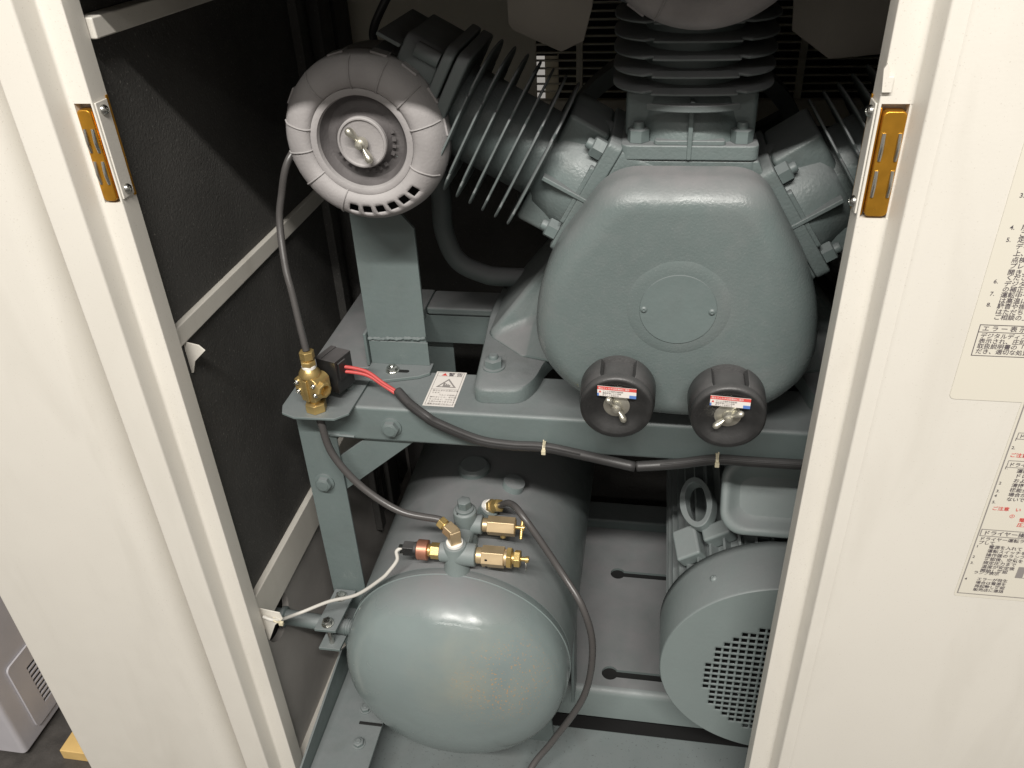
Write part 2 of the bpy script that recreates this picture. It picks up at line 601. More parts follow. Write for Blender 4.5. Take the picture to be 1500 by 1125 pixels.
def hinge(side):
    if side < 0:
        x0, x1, xr, sx = -0.6215, -0.6045, -0.5995, 1
    else:
        x0, x1, xr, sx = 0.2105, 0.2325, 0.205, -1
    b = B()
    pts = rrect(x0 + 0.0004, x1, 1.3315, 1.4345, 0.005)
    b.prism(pts, (0, YF + 0.013, 0), (1, 0, 0), (0, 0, 1), 0.0145)
    xa = x1 if side < 0 else x0
    b.bb(min(xa, xr - sx * 0.0022), max(xa, xr - sx * 0.0022), YF + 0.0035, YF + 0.011, ZH0 + 0.002, ZH1 - 0.004)
    h = obj('hinge', b, 'gold', cab, bevel=0.0015, seg=2)
    # pins and springs on the gold housing
    for zz in (1.352, 1.388):
        for k, xx in enumerate((x0 + 0.0042, x1 - 0.0032)):
            p = B()
            p.tube([(xx, YF - 0.0012, zz), (xx, YF - 0.0030, zz + 0.012), (xx, YF - 0.0012, zz + 0.026)], 0.0019, 8, 6)
            obj('hinge_pin', p, 'zinc', h)
    # leaf screwed to the inward return of the post
    lf = B()
    xl = xr + sx * 0.0025
    y0 = YF + 0.002
    lf.bb(xr + sx * 0.0004, xl, y0, y0 + 0.022, 1.333, 1.441)
    obj('hinge_leaf', lf, 'cream', h, bevel=0.0008)
    gl = B()
    gl.bb(xr + sx * 0.0003, xr + sx * 0.0018, y0 + 0.0225, y0 + 0.0265, 1.330, 1.444)
    obj('hinge_edge', gl, 'gold', h, bevel=0.0006)
    for zz in (1.3425, 1.4315):
        bolt(h, (xl, y0 + 0.010, zz), (sx, 0, 0), 0.0058, 0.0048, 'screw', 'zinc')
    return h


hinge(-1)
hinge(1)
# a cut tab standing up from the right post above its hinge
b = B()
b.prism([(0.2045, 1.452), (0.213, 1.452), (0.213, 1.466), (0.2085, 1.466), (0.2055, 1.478), (0.2025, 1.473)], (0, YF - 0.001, 0), (1, 0, 0), (0, 0, 1), 0.003)
obj('post_tab', b, 'cream', cab, bevel=0.0005)
# header, roof, plinth, side and back sheets
b = B()
b.bb(-0.70, 0.99, 0.846, 0.862, 1.5535, 1.95)
obj('header_panel', b, 'cream', cab, bevel=0.004)
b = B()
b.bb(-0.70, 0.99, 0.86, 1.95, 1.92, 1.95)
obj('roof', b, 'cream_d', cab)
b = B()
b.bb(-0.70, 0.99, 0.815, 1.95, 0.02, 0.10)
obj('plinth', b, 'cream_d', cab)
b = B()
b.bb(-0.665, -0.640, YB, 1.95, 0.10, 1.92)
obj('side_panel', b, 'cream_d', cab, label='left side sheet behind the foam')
b = B()
b.bb(0.62, 0.645, YB, 1.95, 0.10, 1.92)
obj('side_panel', b, 'foam', cab, label='right side sheet behind the motor')
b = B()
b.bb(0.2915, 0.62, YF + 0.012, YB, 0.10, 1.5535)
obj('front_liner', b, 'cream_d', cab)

# foam lining between the rails of the left wall
XW = -0.615
for z0, z1 in ((0.64, 1.113), (1.141, 1.500), (1.522, 1.90)):
    b = B()
    b.bb(-0.640, XW, 0.862, 1.72, z0, z1)
    obj('foam_panel', b, 'foam', cab, bevel=0.002)
b = B()
b.holed([(0.862, 0.12), (1.72, 0.12), (1.72, 0.562), (0.862, 0.562)], [circ(0.930, 0.524, 0.044, 36)], (-0.627, 0, 0), (0, 1, 0), (0, 0, 1), 0.012)
fp = obj('foam_panel', b, 'greyf', cab, label='lower foam panel with a round pipe hole')
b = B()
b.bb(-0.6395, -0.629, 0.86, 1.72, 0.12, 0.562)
obj('pipe_hole_shade', b, 'dark', cab)  # near-black sheet painted as the shade inside the pipe hole
for z0, z1, d in ((1.500, 1.522, 0.022), (1.113, 1.141, 0.008), (0.562, 0.640, 0.010)):
    b = B()
    b.bb(-0.640, XW + d, 0.862, 1.72, z0, z1)
    obj('wall_rail', b, 'cream', cab, bevel=0.002)
# bottom rail and punched tabs
b = B()
b.bb(-0.640, -0.600, 0.862, 1.3, 0.12, 0.205)
obj('sill_rail', b, 'cream', cab, bevel=0.002)
for (zt, yy) in ((1.098, 0.888),):
    b = B()
    b.prism([(-0.614, 1.113), (-0.592, 1.108), (-0.5845, 1.100), (-0.604, 1.082), (-0.611, 1.063), (-0.614, 1.063)], (0, yy, 0), (1, 0, 0), (0, 0, 1), 0.002)
    t = obj('rail_tab', b, 'cream', cab, bevel=0.0005)
b = B()
b.prism([(-0.606, 0.612), (-0.571, 0.606), (-0.568, 0.592), (-0.585, 0.575), (-0.603, 0.535), (-0.606, 0.535)], (0, 0.872, 0), (1, 0, 0), (0, 0, 1), 0.002)
obj('rail_tab', b, 'cream', cab, bevel=0.0005)
b = B()
b.torus((-0.578, 0.868, 0.590), (0.4, 0.5, 1), 0.006, 0.0016, 24, 8)
b.box((-0.570, 0.8655, 0.586), (0.007, 0.005, 0.006))
obj('cable_tie', b, 'tie', cab)

# corner column and back
for (x0, x1, y0, y1) in ((-0.615, -0.592, 1.50, 1.56), (-0.615, -0.598, 1.42, 1.45), (-0.615, -0.600, 1.60, 1.66)):
    b = B()
    b.bb(x0, x1, y0, y1, 0.28, 1.90)
    obj('corner_column', b, 'foam', cab, bevel=0.002)
YK = 1.75
b = B()
b.bb(-0.64, -0.243, YK, YK + 0.004, 1.195, 1.475)
b.bb(0.55, 0.62, YK, YK + 0.004, 1.195, 1.475)
b.bb(-0.64, 0.62, YK, YK + 0.004, 1.475, 1.92)
obj('back_panel', b, 'louver', cab)
b = B()
b.bb(-0.64, 0.62, YK, YK + 0.004, 0.10, 1.195)
obj('back_panel', b, 'foam', cab, label='lower back panel blackened for deep shade')  # black surface stands in for the deep shade under the frame
b = B()
b.bb(-0.262, 0.55, YK - 0.02, YK - 0.0005, 1.170, 1.222)
obj('back_ledge', b, 'louver', cab, bevel=0.004)
for i in range(16):
    b = B()
    z = 1.232 + i * 0.0152
    b.prism([(0, 0), (0.010, 0.0035), (0.010, 0.0048), (0, 0.0046)], (-0.243, YK, z), (0, -1, 0), (0, 0, 1), -0.793)
    obj('louver_slat', b, 'louver', cab)
for x in (-0.1545, 0.06, 0.275, 0.49):
    b = B()
    b.bb(x - 0.0065, x + 0.0065, YK - 0.012, YK + 0.001, 1.222, 1.475)
    obj('louver_bar', b, 'louver', cab, bevel=0.001)
b = B()
b.bb(-0.203, 0.56, YK + 0.05, YK + 0.10, 1.15, 1.50)
b.bb(-0.30, -0.2035, YK + 0.03, YK + 0.04, 1.298, 1.50)  # added dark block that cuts the bright gap short at the top
obj('radiator_and_gap_mask', b, 'dark', cab)
b = B()
b.bb(-0.2315, -0.2035, YK + 0.045, YK + 0.10, 1.15, 1.50)
obj('radiator_post', b, 'louver', cab)

# doors, folded fully open
b = B()
pts = [(0.2445, 0.8085)] + [(0.252 + 0.010 - 0.010 * cos(a), 0.80 + 0.010 - 0.010 * sin(a)) for a in [pi / 2 * i / 6 for i in range(7)]]
pts += [(0.98, 0.80), (0.98, 0.826), (0.2435, 0.826)]
b.prism(pts[::-1], (0, 0, 0.08), (1, 0, 0), (0, 1, 0), 1.86)
dr = obj('cabinet_door', b, 'cream', cab, bevel=0.0, label='right door with printed instruction sheets')
b = B()
pts = [(-1.016, 0.800), (-0.698, 0.800), (-0.688, 0.880), (-0.700, 0.890), (-1.016, 0.830)]
b.prism(rpoly(pts, [0.004, 0.072, 0.002, 0.002, 0.004], 14), (0, 0, 0.06), (1, 0, 0), (0, 1, 0), 1.86)
dl = obj('cabinet_door', b, 'cream', cab, ang=60, label='plain left door standing in front of the lilac unit')

# instruction sheets on the right door
RX, UZ = V((1, 0, 0)), V((0, 0, 1))
b = B()
b.prism(rrect(0.327, 0.560, 1.140, 1.43, 0.006), (0, 0.7999, 0), (1, 0, 0), (0, 0, 1), 0.0006)
sh1 = obj('instruction_sheet', b, 'film', dr, label='upper instruction sheet with numbered notes and a boxed error note')
b = B()
b.prism(rrect(0.3995, 0.640, 0.849, 1.40, 0.004), (0, 0.7998, 0), (1, 0, 0), (0, 0, 1), 0.0003)
YT = 0.7990
T = []
for num, z in (('3.', 1.3669), ('4.', 1.3355), ('5.', 1.3231), ('6.', 1.2795), ('7.', 1.2661), ('8.', 1.2540)):
    T.append((num, (0.3362, YT, z - 0.0025), RX, UZ, 0.0062, 0))
for st, z in (('廃油は', 1.3357), ('ご使用', 1.3290), ('定期的に', 1.3234), ('ディス', 1.3164), ('上、点', 1.3095), ('点検窓', 1.3027), ('プレート', 1.2962), ('開き、', 1.2895), ('ください。', 1.2840),
              ('デジタルデ', 1.2772), ('の補正が必', 1.2712), ('運転中や停', 1.2650), ('は高温にな', 1.2588), ('騒音や振動が', 1.2527), ('はただちに運', 1.2464), ('ご相談の上、', 1.2403)):
    T.append((st, (0.3462, YT, z - 0.0027), RX, UZ, 0.0066, 0))
T.append(('エ ラ ー 表 示 に つ', (0.3390, YT, 1.2243), RX, UZ, 0.0068, 0))
for st, z in (('デジタルディスプレイ', 1.2160), ('表示され、圧縮機が停', 1.2099), ('取扱説明書の「故障と', 1.2038), ('だき、適切な処置をし', 1.1977)):
    T.append((st, (0.3390, YT, z), RX, UZ, 0.0064, 0))
b2 = text_faces(T)
frame_lines(b2, (0, YT, 0), RX, UZ, 0.3358, 0.545, 1.1945, 1.2312, 0.0008, 0)
quad(b2, (0, YT, 0), RX, UZ, 0.3366, 0.5442, 1.2222, 1.2229, 0)
obj('print', b2, ['ink'], dr, flat=True)
sh2 = None
T = []
for num, z in (('1', 1.0905), ('2.', 1.0790), ('1.', 1.0510), ('2', 1.0290), ('3.', 1.0175), ('4', 1.0105), ('5.', 1.0010)):
    T.append((num, (0.4052, YT, z), RX, UZ, 0.0055, 0))
T += [('ご注意', (0.4062, YT, 1.0685), RX, UZ, 0.0062, 1), ('ご注意　い', (0.4075, YT, 0.9915), RX, UZ, 0.0062, 1), ('①', (0.4285, YT, 0.9815), RX, UZ, 0.0062, 1), ('電源', (0.4400, YT, 0.9765), RX, UZ, 0.0066, 1), ('圧力', (0.4400, YT, 0.9690), RX, UZ, 0.0066, 1),
      ('ド', (0.4085, YT, 1.0945), RX, UZ, 0.0060, 0), ('ドライヤ', (0.4085, YT, 1.0555), RX, UZ, 0.0062, 0)]
for k, st in enumerate(('運転を停止', 'ドレンを排', 'および点検', '清掃してく', '機能が低下', '場合があり', 'ないでくだ')):
    T.append((st, (0.4190, YT, 1.0470 - 0.0068 * k), RX, UZ, 0.0064, 0))
T.append(('ドライヤー操作', (0.4075, YT, 0.9530), RX, UZ, 0.0076, 0))
T += [('ドライヤー運転ラ', (0.4058, YT, 0.9442), RX, UZ, 0.0062, 0), ('プして', (0.4060, YT, 0.9380), RX, UZ, 0.0062, 0)]
for k, st in enumerate(('電源を入れて', '運転スイッチを', '操作盤のランプ', '確認後、空気を', '規定圧力まで', '温度が安定後', '開始し確認')):
    T.append((st, (0.4190, YT, 0.9320 - 0.0064 * k), RX, UZ, 0.0062, 0))
for num, z in (('1', 0.9322), ('2', 0.9150), ('3.', 0.9050), ('4', 0.8780)):
    T.append((num, (0.4052, YT, z), RX, UZ, 0.0055, 0))
T += [('ランプ表示', (0.4125, YT, 0.8905 - 0.0010), RX, UZ, 0.0058, 0)]
for k, st in enumerate(('エラーが発生', '場合は電源を', '再起動し確認', '販売店に連絡')):
    T.append((st, (0.4190, YT, 0.8790 - 0.0060 * k), RX, UZ, 0.0058, 0))
b2 = text_faces(T)
frame_lines(b2, (0, YT, 0), RX, UZ, 0.4022, 0.62, 0.8545, 1.36, 0.0012, 2)
frame_lines(b2, (0, YT - 0.00005, 0), RX, UZ, 0.4045, 0.60, 0.9505, 0.9615, 0.0010, 2)
frame_lines(b2, (0, YT - 0.00005, 0), RX, UZ, 0.4068, 0.60, 1.0535, 1.0635, 0.0007, 2)
frame_lines(b2, (0, YT - 0.00005, 0), RX, UZ, 0.4068, 0.60, 1.0925, 1.1015, 0.0007, 2)
frame_lines(b2, (0, YT - 0.00005, 0), RX, UZ, 0.4600, 0.60, 0.8880, 0.9060, 0.0007, 2)
quad(b2, (0, YT - 0.0001, 0), RX, UZ, 0.4600, 0.4680, 0.8880, 0.9060, 2)
obj('print', b2, ['ink', 'inkr', 'inkg'], dr, flat=True)
obj('instruction_sheet', b, 'film', dr, label='lower framed sheet of dryer instructions with red notes')

# ================================================================== ROOM BEYOND THE DOOR
unit = thing('floor_unit', (-1.5, 1.15, 0), 'lilac grey plastic unit with a slotted side grille on the dark floor', 'appliance')
b = B()
b.prism(rpoly([(-1.75, 0.905), (-1.3, 0.905), (-1.3, 1.7), (-1.75, 1.7)], 0.012), (0, 0, 0.012), (1, 0, 0), (0, 1, 0), 0.75)
obj('housing', b, 'unit', unit, bevel=0.006)
b = B()
slots = []
for i in range(9):
    z = 0.075 + i * 0.0135
    slots.append([(0.985 + 0.012, z), (1.16, z), (1.16, z + 0.0085), (0.985 + 0.012, z + 0.0085)])
b.holed(rrect(0.955, 1.20, 0.040, 0.235, 0.012), slots, (-1.2995, 0, 0), (0, 1, 0), (0, 0, 1), 0.005)
obj('grille', b, 'unit', unit, bevel=0.001)
b = B()
b.bb(-1.2996, -1.2985, 0.965, 1.19, 0.060, 0.215)
obj('slot_shade_sheet', b, 'dark', unit)  # near-black sheet stands in for the shade inside the slots
b = B()
b.prism([(-1.22, 0.915), (-0.72, 0.915), (-0.72, 1.5), (-1.22, 1.5)], (0, 0, 0.0), (1, 0, 0), (0, 1, 0), 0.03)
tag(obj('plywood_board', b, 'ply', bevel=0.002, loc=(-0.97, 1.2, 0)), 'yellow plywood board lying on the floor beside the cabinet', 'board')

# ================================================================== STEEL FRAME
fr = thing('support_frame', (-0.15, 1.2, 0.2), 'green steel table frame that carries the compressor pump', 'frame')
ZT = 0.9416
b = B()
b.bb(-0.500, 0.42, 1.0, 1.113, 0.8770, ZT)
obj('front_beam', b, 'paint', fr, bevel=0.006, seg=3)
b = B()
b.prism([(-0.5485, 1.004), (-0.5005, 1.004), (-0.5005, 1.1135), (-0.405, 1.1135), (-0.405, 1.33), (-0.405, 1.41), (-0.5485, 1.41)], (0, 0, 0.925), (1, 0, 0), (0, 1, 0), ZT - 0.925)
obj('left_beam', b, 'dusty', fr, bevel=0.002)
b = B()
b.bb(-0.4045, 0.42, 1.335, 1.41, 0.925, ZT - 0.0005)
obj('rear_beam', b, 'dusty', fr, bevel=0.005)
b = B()
b.prism(rpoly([(-0.44, 0.862), (0.42, 0.862), (0.42, 0.924), (-0.44, 0.924)], 0.012), (0, 1.36, 0), (1, 0, 0), (0, 0, 1), 0.02)
obj('rear_web', b, 'paint', fr, bevel=0.003)
b = B()
b.prism([(-0.5375, 1.0035), (-0.4753, 1.0035), (-0.4753, 1.008), (-0.5330, 1.008), (-0.5330, 1.055), (-0.5375, 1.055)], (0, 0, 0.185), (1, 0, 0), (0, 1, 0), 0.7395)
obj('leg', b, 'paint', fr, bevel=0.0012)
b = B()
b.prism([(-0.42, 1.36), (-0.365, 1.36), (-0.365, 1.365), (-0.415, 1.365), (-0.415, 1.41), (-0.42, 1.41)], (0, 0, 0.185), (1, 0, 0), (0, 1, 0), 0.7395)
obj('leg', b, 'paint', fr, bevel=0.0012)
b = B()
b.prism([(-0.520, 0.7285), (-0.4760, 0.7650), (-0.345, 0.8765), (-0.425, 0.8765), (-0.520, 0.8000)], (0, 1.0145, 0), (1, 0, 0), (0, 0, 1), 0.005)
obj('brace', b, 'paint', fr, bevel=0.001)
bolt(fr, (-0.379, 0.9995, 0.9075), (0, -1, 0), 0.0135, 0.0095, 'bolt', 'paint', rot=0.25)
bolt(fr, (-0.510, 1.003, 0.783), (0, -1, 0), 0.0135, 0.0095, 'bolt', 'paint', rot=0.1)
for (x, z, l) in ((-0.462, 0.884, 0.02), (-0.478, 0.886, 0.012)):
    b = B()
    b.tube([(x - l, 0.999, z), (x, 0.9985, z + 0.001), (x + l, 0.999, z)], 0.0022, 6, 4)
    obj('weld_bead', b, 'paint', fr)

# base deck that carries motor and tank
bd = thing('base_deck', (0.1, 1.2, 0.17), 'green pressed steel base deck with keyhole slots under motor and tank', 'base')


def keyhole(x, y, xe, r=0.0160, s=0.0088):
    a = math.asin(s / r)
    return [(xe, y - s), (xe, y + s)] + [(x + r * cos(t), y + r * sin(t)) for t in [a + (2 * pi - 2 * a) * i / 24 for i in range(25)]]


b = B()
b.holed([(-0.33, 1.045), (0.58, 1.045), (0.58, 1.492), (-0.33, 1.492)], [keyhole(-0.0281, 1.3466, 0.16), keyhole(-0.030, 1.0763, 0.16)], (0, 0, 0.274), (1, 0, 0), (0, 1, 0), 0.006)
obj('deck_plate', b, 'dusty', bd)
b = B()
prof = [(1.0449, 0.280)] + [(1.045 - 0.013 * sin(t), 0.267 + 0.013 * cos(t)) for t in [pi / 2 * i / 6 for i in range(1, 7)]] + [(1.032, 0.200), (1.038, 0.200), (1.038, 0.266), (1.0449, 0.274)]
b.prism(prof, (-0.33, 0, 0), (0, 1, 0), (0, 0, 1), 0.91)
obj('front_apron', b, 'motor', bd)
b = B()
b.bb(-0.33, 0.58, 1.4925, 1.56, 0.25, 0.305)
obj('rear_rail', b, 'paint', bd, bevel=0.006)
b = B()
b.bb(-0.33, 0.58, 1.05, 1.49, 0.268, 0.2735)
obj('keyhole_shade_sheet', b, 'dark', bd)  # near-black sheet painted as the shade below the keyholes
b = B()
b.bb(-0.61, 0.58, 0.70, 1.017, 0.165, 0.180)
obj('drip_tray', b, 'tray', bd, bevel=0.003)
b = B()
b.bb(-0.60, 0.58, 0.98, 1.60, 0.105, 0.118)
obj('gap_shade_sheet', b, 'dark', bd)  # added near-black sheet, the shade in the gap between apron and tray
b = B()
b.prism([(-0.556, 0.76), (-0.450, 0.76), (-0.450, 1.00), (-0.556, 1.045)], (0, 0, 0.262), (1, 0, 0), (0, 1, 0), 0.006)
sr = obj('side_rail', b, 'paint', bd, bevel=0.0015)
b = B()
b.prism([(0.76, 0.19), (1.045, 0.19), (1.045, 0.318), (1.02, 0.335), (0.76, 0.300)], (-0.5605, 0, 0), (0, 1, 0), (0, 0, 1), 0.0042)
obj('rail_flange', b, 'paint', bd, bevel=0.001)
bolt(bd, (-0.492, 0.942, 0.268), (0, 0, 1), 0.010, 0.007, 'nut', 'paint')
bolt(bd, (-0.482, 0.868, 0.268), (0, 0, 1), 0.010, 0.007, 'nut', 'paint', rot=0.4)
b = B()
b.bb(-0.495, -0.4502, 0.908, 0.914, 0.2682, 0.2705)
obj('rail_seam', b, 'dark', bd, bevel=0.001)

# ================================================================== AIR TANK
TX, TZ, TR, TY = -0.286, 0.485, 0.193, 0.915
CD = 0.116
tank = thing('air_tank', (TX, 0.82, 0.0), 'green horizontal air receiver with domed front end below the frame', 'tank')
b = B()
prof = [(0.0, 0.0)] + [(TR * sin(t) ** 0.84, CD * (1 - abs(cos(t)) ** 0.84)) for t in [pi / 2 * i / 28 for i in range(1, 29)]] + [(TR, CD + 0.02)]
prof = [((TR * (1 - (1 - r / TR) ** 1.0)), h) for r, h in prof]
b.lathe((TX, TY - CD, TZ), (0, 1, 0), prof + [(TR - 0.003, CD + 0.023), (TR - 0.02, CD + 0.023)], 96)
obj('domed_end', b, 'tank', tank, ang=50)
b = B()
b.lathe((TX, TY, TZ), (0, 1, 0), [(TR - 0.02, 0.019), (TR + 0.0005, 0.0195), (TR + 0.0005, 0.58), (TR * 0.8, 0.66), (TR * 0.4, 0.69), (0.0, 0.70)], 96)
obj('shell', b, 'dusty', tank, ang=50)
b = B()
b.torus((TX, TY + 0.006, TZ), (0, 1, 0), TR - 0.0003, 0.0016, 96, 8)
obj('weld_seam', b, 'tank', tank)
b = B()
b.lathe((-0.257, 1.078, 0.672), (0.45, -0.1, 0.9), [(0.017, -0.01), (0.017, 0.018), (0.011, 0.020), (0.011, 0.01)], 28)
obj('boss', b, 'tank', tank, label='stub boss for the drain hose')
b = B()
b.lathe((-0.30, 1.19, 0.66), (0, 0, 1), [(0.030, -0.01), (0.030, 0.026), (0.024, 0.032), (0.0, 0.032)], 32)
obj('riser', b, 'paint', tank)
b = B()
b.lathe((-0.225, 1.16, 0.66), (0.3, 0, 1), [(0.020, -0.01), (0.020, 0.022), (0.0, 0.024)], 28)
obj('boss', b, 'tank', tank)
for y in (0.98, 1.40):
    b = B()
    b.prism([(-0.44, 0.180), (-0.13, 0.180), (-0.145, 0.375), (-0.19, 0.318), (TX, 0.288), (-0.38, 0.318), (-0.43, 0.375)], (0, y + 0.006, 0), (1, 0, 0), (0, 0, 1), 0.008)
    obj('saddle', b, 'paint', tank)
b = B()
b.bb(-0.0975, -0.092, 0.985, 1.04, 0.30, 0.49)
obj('name_bracket', b, 'paint', tank, bevel=0.001)

# ---- valve manifold on the tank
mf = thing('valve_manifold', (-0.275, 0.94, 0.66), 'green cast manifold block on top of the air tank', 'manifold')
FY, RY, MZ = 0.937, 1.000, 0.714
b = B()
b.lathe((-0.278, FY, MZ - 0.060), (0, 0, 1), [(0.021, 0), (0.021, 0.03), (0.0185, 0.040), (0.0185, 0.074), (0.0175, 0.077), (0.012, 0.077)], 36)
b.cyl((-0.278, FY, MZ - 0.002), (-0.3035, FY, MZ - 0.002), 0.0165, seg=28, ch=0.0015)
b.cyl((-0.278, FY, MZ - 0.004), (-0.2445, FY, MZ - 0.004), 0.0185, seg=28, ch=0.0015)
b.cyl((-0.278, FY, MZ - 0.012), (-0.274, RY, MZ - 0.006), 0.0165, seg=28)
b.box((-0.276, 0.968, MZ - 0.016), (0.030, 0.05, 0.034))
b.lathe((-0.274, RY, MZ - 0.060), (0, 0, 1), [(0.018, 0), (0.018, 0.06), (0.0195, 0.063), (0.0195, 0.092), (0.017, 0.095), (0.012, 0.095)], 36)
b.cyl((-0.274, RY, MZ + 0.004), (-0.2455, RY, MZ + 0.004), 0.0165, seg=28, ch=0.0015)
obj('body', b, 'motor', mf, bevel=0.0015)
b = B()
b.lathe((-0.274, RY, MZ + 0.034), (0, 0, 1), [(0.0155, 0), (0.0155, 0.004), (0.012, 0.006), (0.0, 0.006)], 28)
b.hexa((-0.274, RY, MZ + 0.039), (0, 0, 1), 0.0118, 0.0155, 0.2, 0.4)
obj('plug', b, 'paint', mf, bevel=0.0008)
bolt(mf, (-0.283, RY - 0.0125, MZ + 0.0345), (0, 0, 1), 0.0022, 0.001, 'screw', 'dark')

# brass elbow for the control hose
el = thing('brass_elbow', (-0.283, 0.912, 0.755), 'brass elbow fitting where the control hose meets the manifold', 'fitting')
b = B()
b.lathe((-0.278, FY, MZ + 0.0165), (0, 0, 1), [(0.0135, 0), (0.0135, 0.005), (0.010, 0.006), (0, 0.006)], 28)
obj('seal_tape', b, 'tape', el)
b = B()
ax2 = V((-0.030, 0.018, 0.012)).normalized()
q0 = V((-0.278, FY, MZ + 0.039))
b.box((-0.278, FY, MZ + 0.034), (0.0180, 0.0180, 0.026), Matrix.Rotation(0.6, 3, 'Z'))
x_, y_, z_ = basis(ax2)
b.box(q0 + ax2 * 0.006, (0.0175, 0.0175, 0.022), Matrix((x_, y_, z_)).transposed())
obj('elbow_body', b, 'brass_m', el, bevel=0.0016)
b = B()
b.hexa(q0 + ax2 * 0.0195, ax2, 0.0105, 0.011, 0.12)
b.cyl(q0 + ax2 * 0.016, q0 + ax2 * 0.020, 0.007)
obj('nut', b, 'brass', el, bevel=0.0006)
HOSE_END = q0 + ax2 * 0.029

# pressure switch on the left arm
ps = thing('pressure_switch', (-0.33, FY, MZ), 'copper coloured pressure switch on the left arm of the manifold', 'switch')
zc = MZ - 0.002
b = B()
b.hexa((-0.3035, FY, zc), (-1, 0, 0), 0.0135, 0.0155, 0.12, 0.2)
b.cyl((-0.318, FY, zc), (-0.3235, FY, zc), 0.010)
obj('nut', b, 'brass', ps, bevel=0.0008)
b = B()
b.lathe((-0.3225, FY, zc), (-1, 0, 0), [(0.013, 0), (0.0165, 0.001), (0.0165, 0.017), (0.0145, 0.0185), (0.0, 0.0185)], 36)
obj('collar', b, 'copper', ps)
b = B()
b.cyl((-0.340, FY, zc), (-0.347, FY, zc), 0.0125, 0.0115)
b.box((-0.3555, FY, zc), (0.018, 0.017, 0.017))
obj('switch_body', b, 'cap', ps, bevel=0.0012)
for dz in (-0.006, 0.007):
    b = B()
    b.box((-0.3665, FY - 0.003, zc + dz), (0.008, 0.007, 0.0012))
    obj('terminal', b, 'zinc', ps)


def safety_valve(x0, y, z, first, label):
    sv = thing('safety_valve', (x0, y, z), label, 'valve', 'safety valves on the tank manifold')
    if first:
        b = B()
        b.cyl((x0, y, z), (x0 + 0.010, y, z), 0.0115, ch=0.001)
        b.hexa((x0 + 0.009, y, z), (1, 0, 0), 0.0165, 0.046, 0.08, 0.0)
        obj('body', b, 'brass_m', sv, bevel=0.0008)
        b = B()
        b.cyl((x0 + 0.034, y - 0.003, z - 0.012), (x0 + 0.034, y - 0.004, z - 0.021), 0.0048, ch=0.001)
        obj('drain_port', b, 'brass', sv)
        b = B()
        b.cyl((x0 + 0.054, y, z), (x0 + 0.068, y, z), 0.0032)
        b.lathe((x0 + 0.066, y, z), (1, 0, 0), [(0.005, 0), (0.005, 0.004), (0.0, 0.005)], 16)
        b.cyl((x0 + 0.0655, y + 0.016, z + 0.012), (x0 + 0.0655, y - 0.015, z - 0.012), 0.0028, seg=12, ch=0.0005)
        obj('pull_pin', b, 'brass', sv)
    else:
        b = B()
        b.cyl((x0, y, z), (x0 + 0.011, y, z), 0.013, ch=0.001)
        b.hexa((x0 + 0.010, y, z), (1, 0, 0), 0.0178, 0.036, 0.06, 0.0)
        b.cyl((x0 + 0.045, y, z), (x0 + 0.052, y, z), 0.013)
        obj('body', b, 'brass_m', sv, bevel=0.0008)
        b = B()
        b.hexa((x0 + 0.0505, y, z), (1, 0, 0), 0.0180, 0.008, 0.12, 0.2)
        b.cyl((x0 + 0.058, y, z), (x0 + 0.064, y, z), 0.0095)
        b.hexa((x0 + 0.062, y, z), (1, 0, 0), 0.0140, 0.010, 0.14, 0.5)
        obj('lock_nut', b, 'brass', sv, bevel=0.0006)
        b = B()
        b.cyl((x0 + 0.071, y, z), (x0 + 0.080, y, z), 0.0036)
        b.lathe((x0 + 0.0795, y, z), (1, 0, 0), [(0.0052, 0), (0.0052, 0.005), (0.0, 0.006)], 16)
        obj('pull_pin', b, 'brass', sv)
        b = B()
        b.torus((x0 + 0.0805, y - 0.004, z - 0.013), (1, 0.2, 0), 0.0085, 0.0012, 28, 8, 0.55, 1.1)
        obj('pull_ring', b, 'zinc', sv)
        for dz in (0.006, -0.009):
            bolt(sv, (x0 + 0.0185, y - 0.0153, z + dz), (0, -1, 0.0), 0.0022, 0.0006, 'screw', 'dark', name='vent_hole')
    return sv


safety_valve(-0.2455, RY, MZ + 0.004, True, 'upper brass safety valve with a crosswise pull pin, behind the other valve')
safety_valve(-0.2445, FY, MZ - 0.004, False, 'lower brass safety valve with a wire pull ring, nearest the tank dome')

# hose fitting on the tank boss
hf = thing('hose_fitting', (-0.25, 1.075, 0.70), 'brass hose fitting with white tape on top of the tank shell', 'fitting')
d_ = V((0.62, -0.35, 0.42)).normalized()
p0 = V((-0.252, 1.077, 0.690))
b = B()
b.cyl(p0 + d_ * -0.004, p0 + d_ * 0.007, 0.0125, ch=0.001)
obj('seal_tape', b, 'tape', hf)
b = B()
b.hexa(p0 + d_ * 0.006, d_, 0.0125, 0.009, 0.1)
b.cyl(p0 + d_ * 0.014, p0 + d_ * 0.019, 0.0075)
b.hexa(p0 + d_ * 0.018, d_, 0.0120, 0.014, 0.15, 0.4)
obj('nut', b, 'brass', hf, bevel=0.0006)
H3 = p0 + d_ * 0.030

# ---- hoses and cables
def hose(name, pts, r, m, label, cat, group=None, seg=12):
    b = B()
    b.tube(pts, r, seg, 10)
    mid = V(pts[len(pts) // 2])
    return tag(obj(name, b, m, loc=mid), label, cat, group)


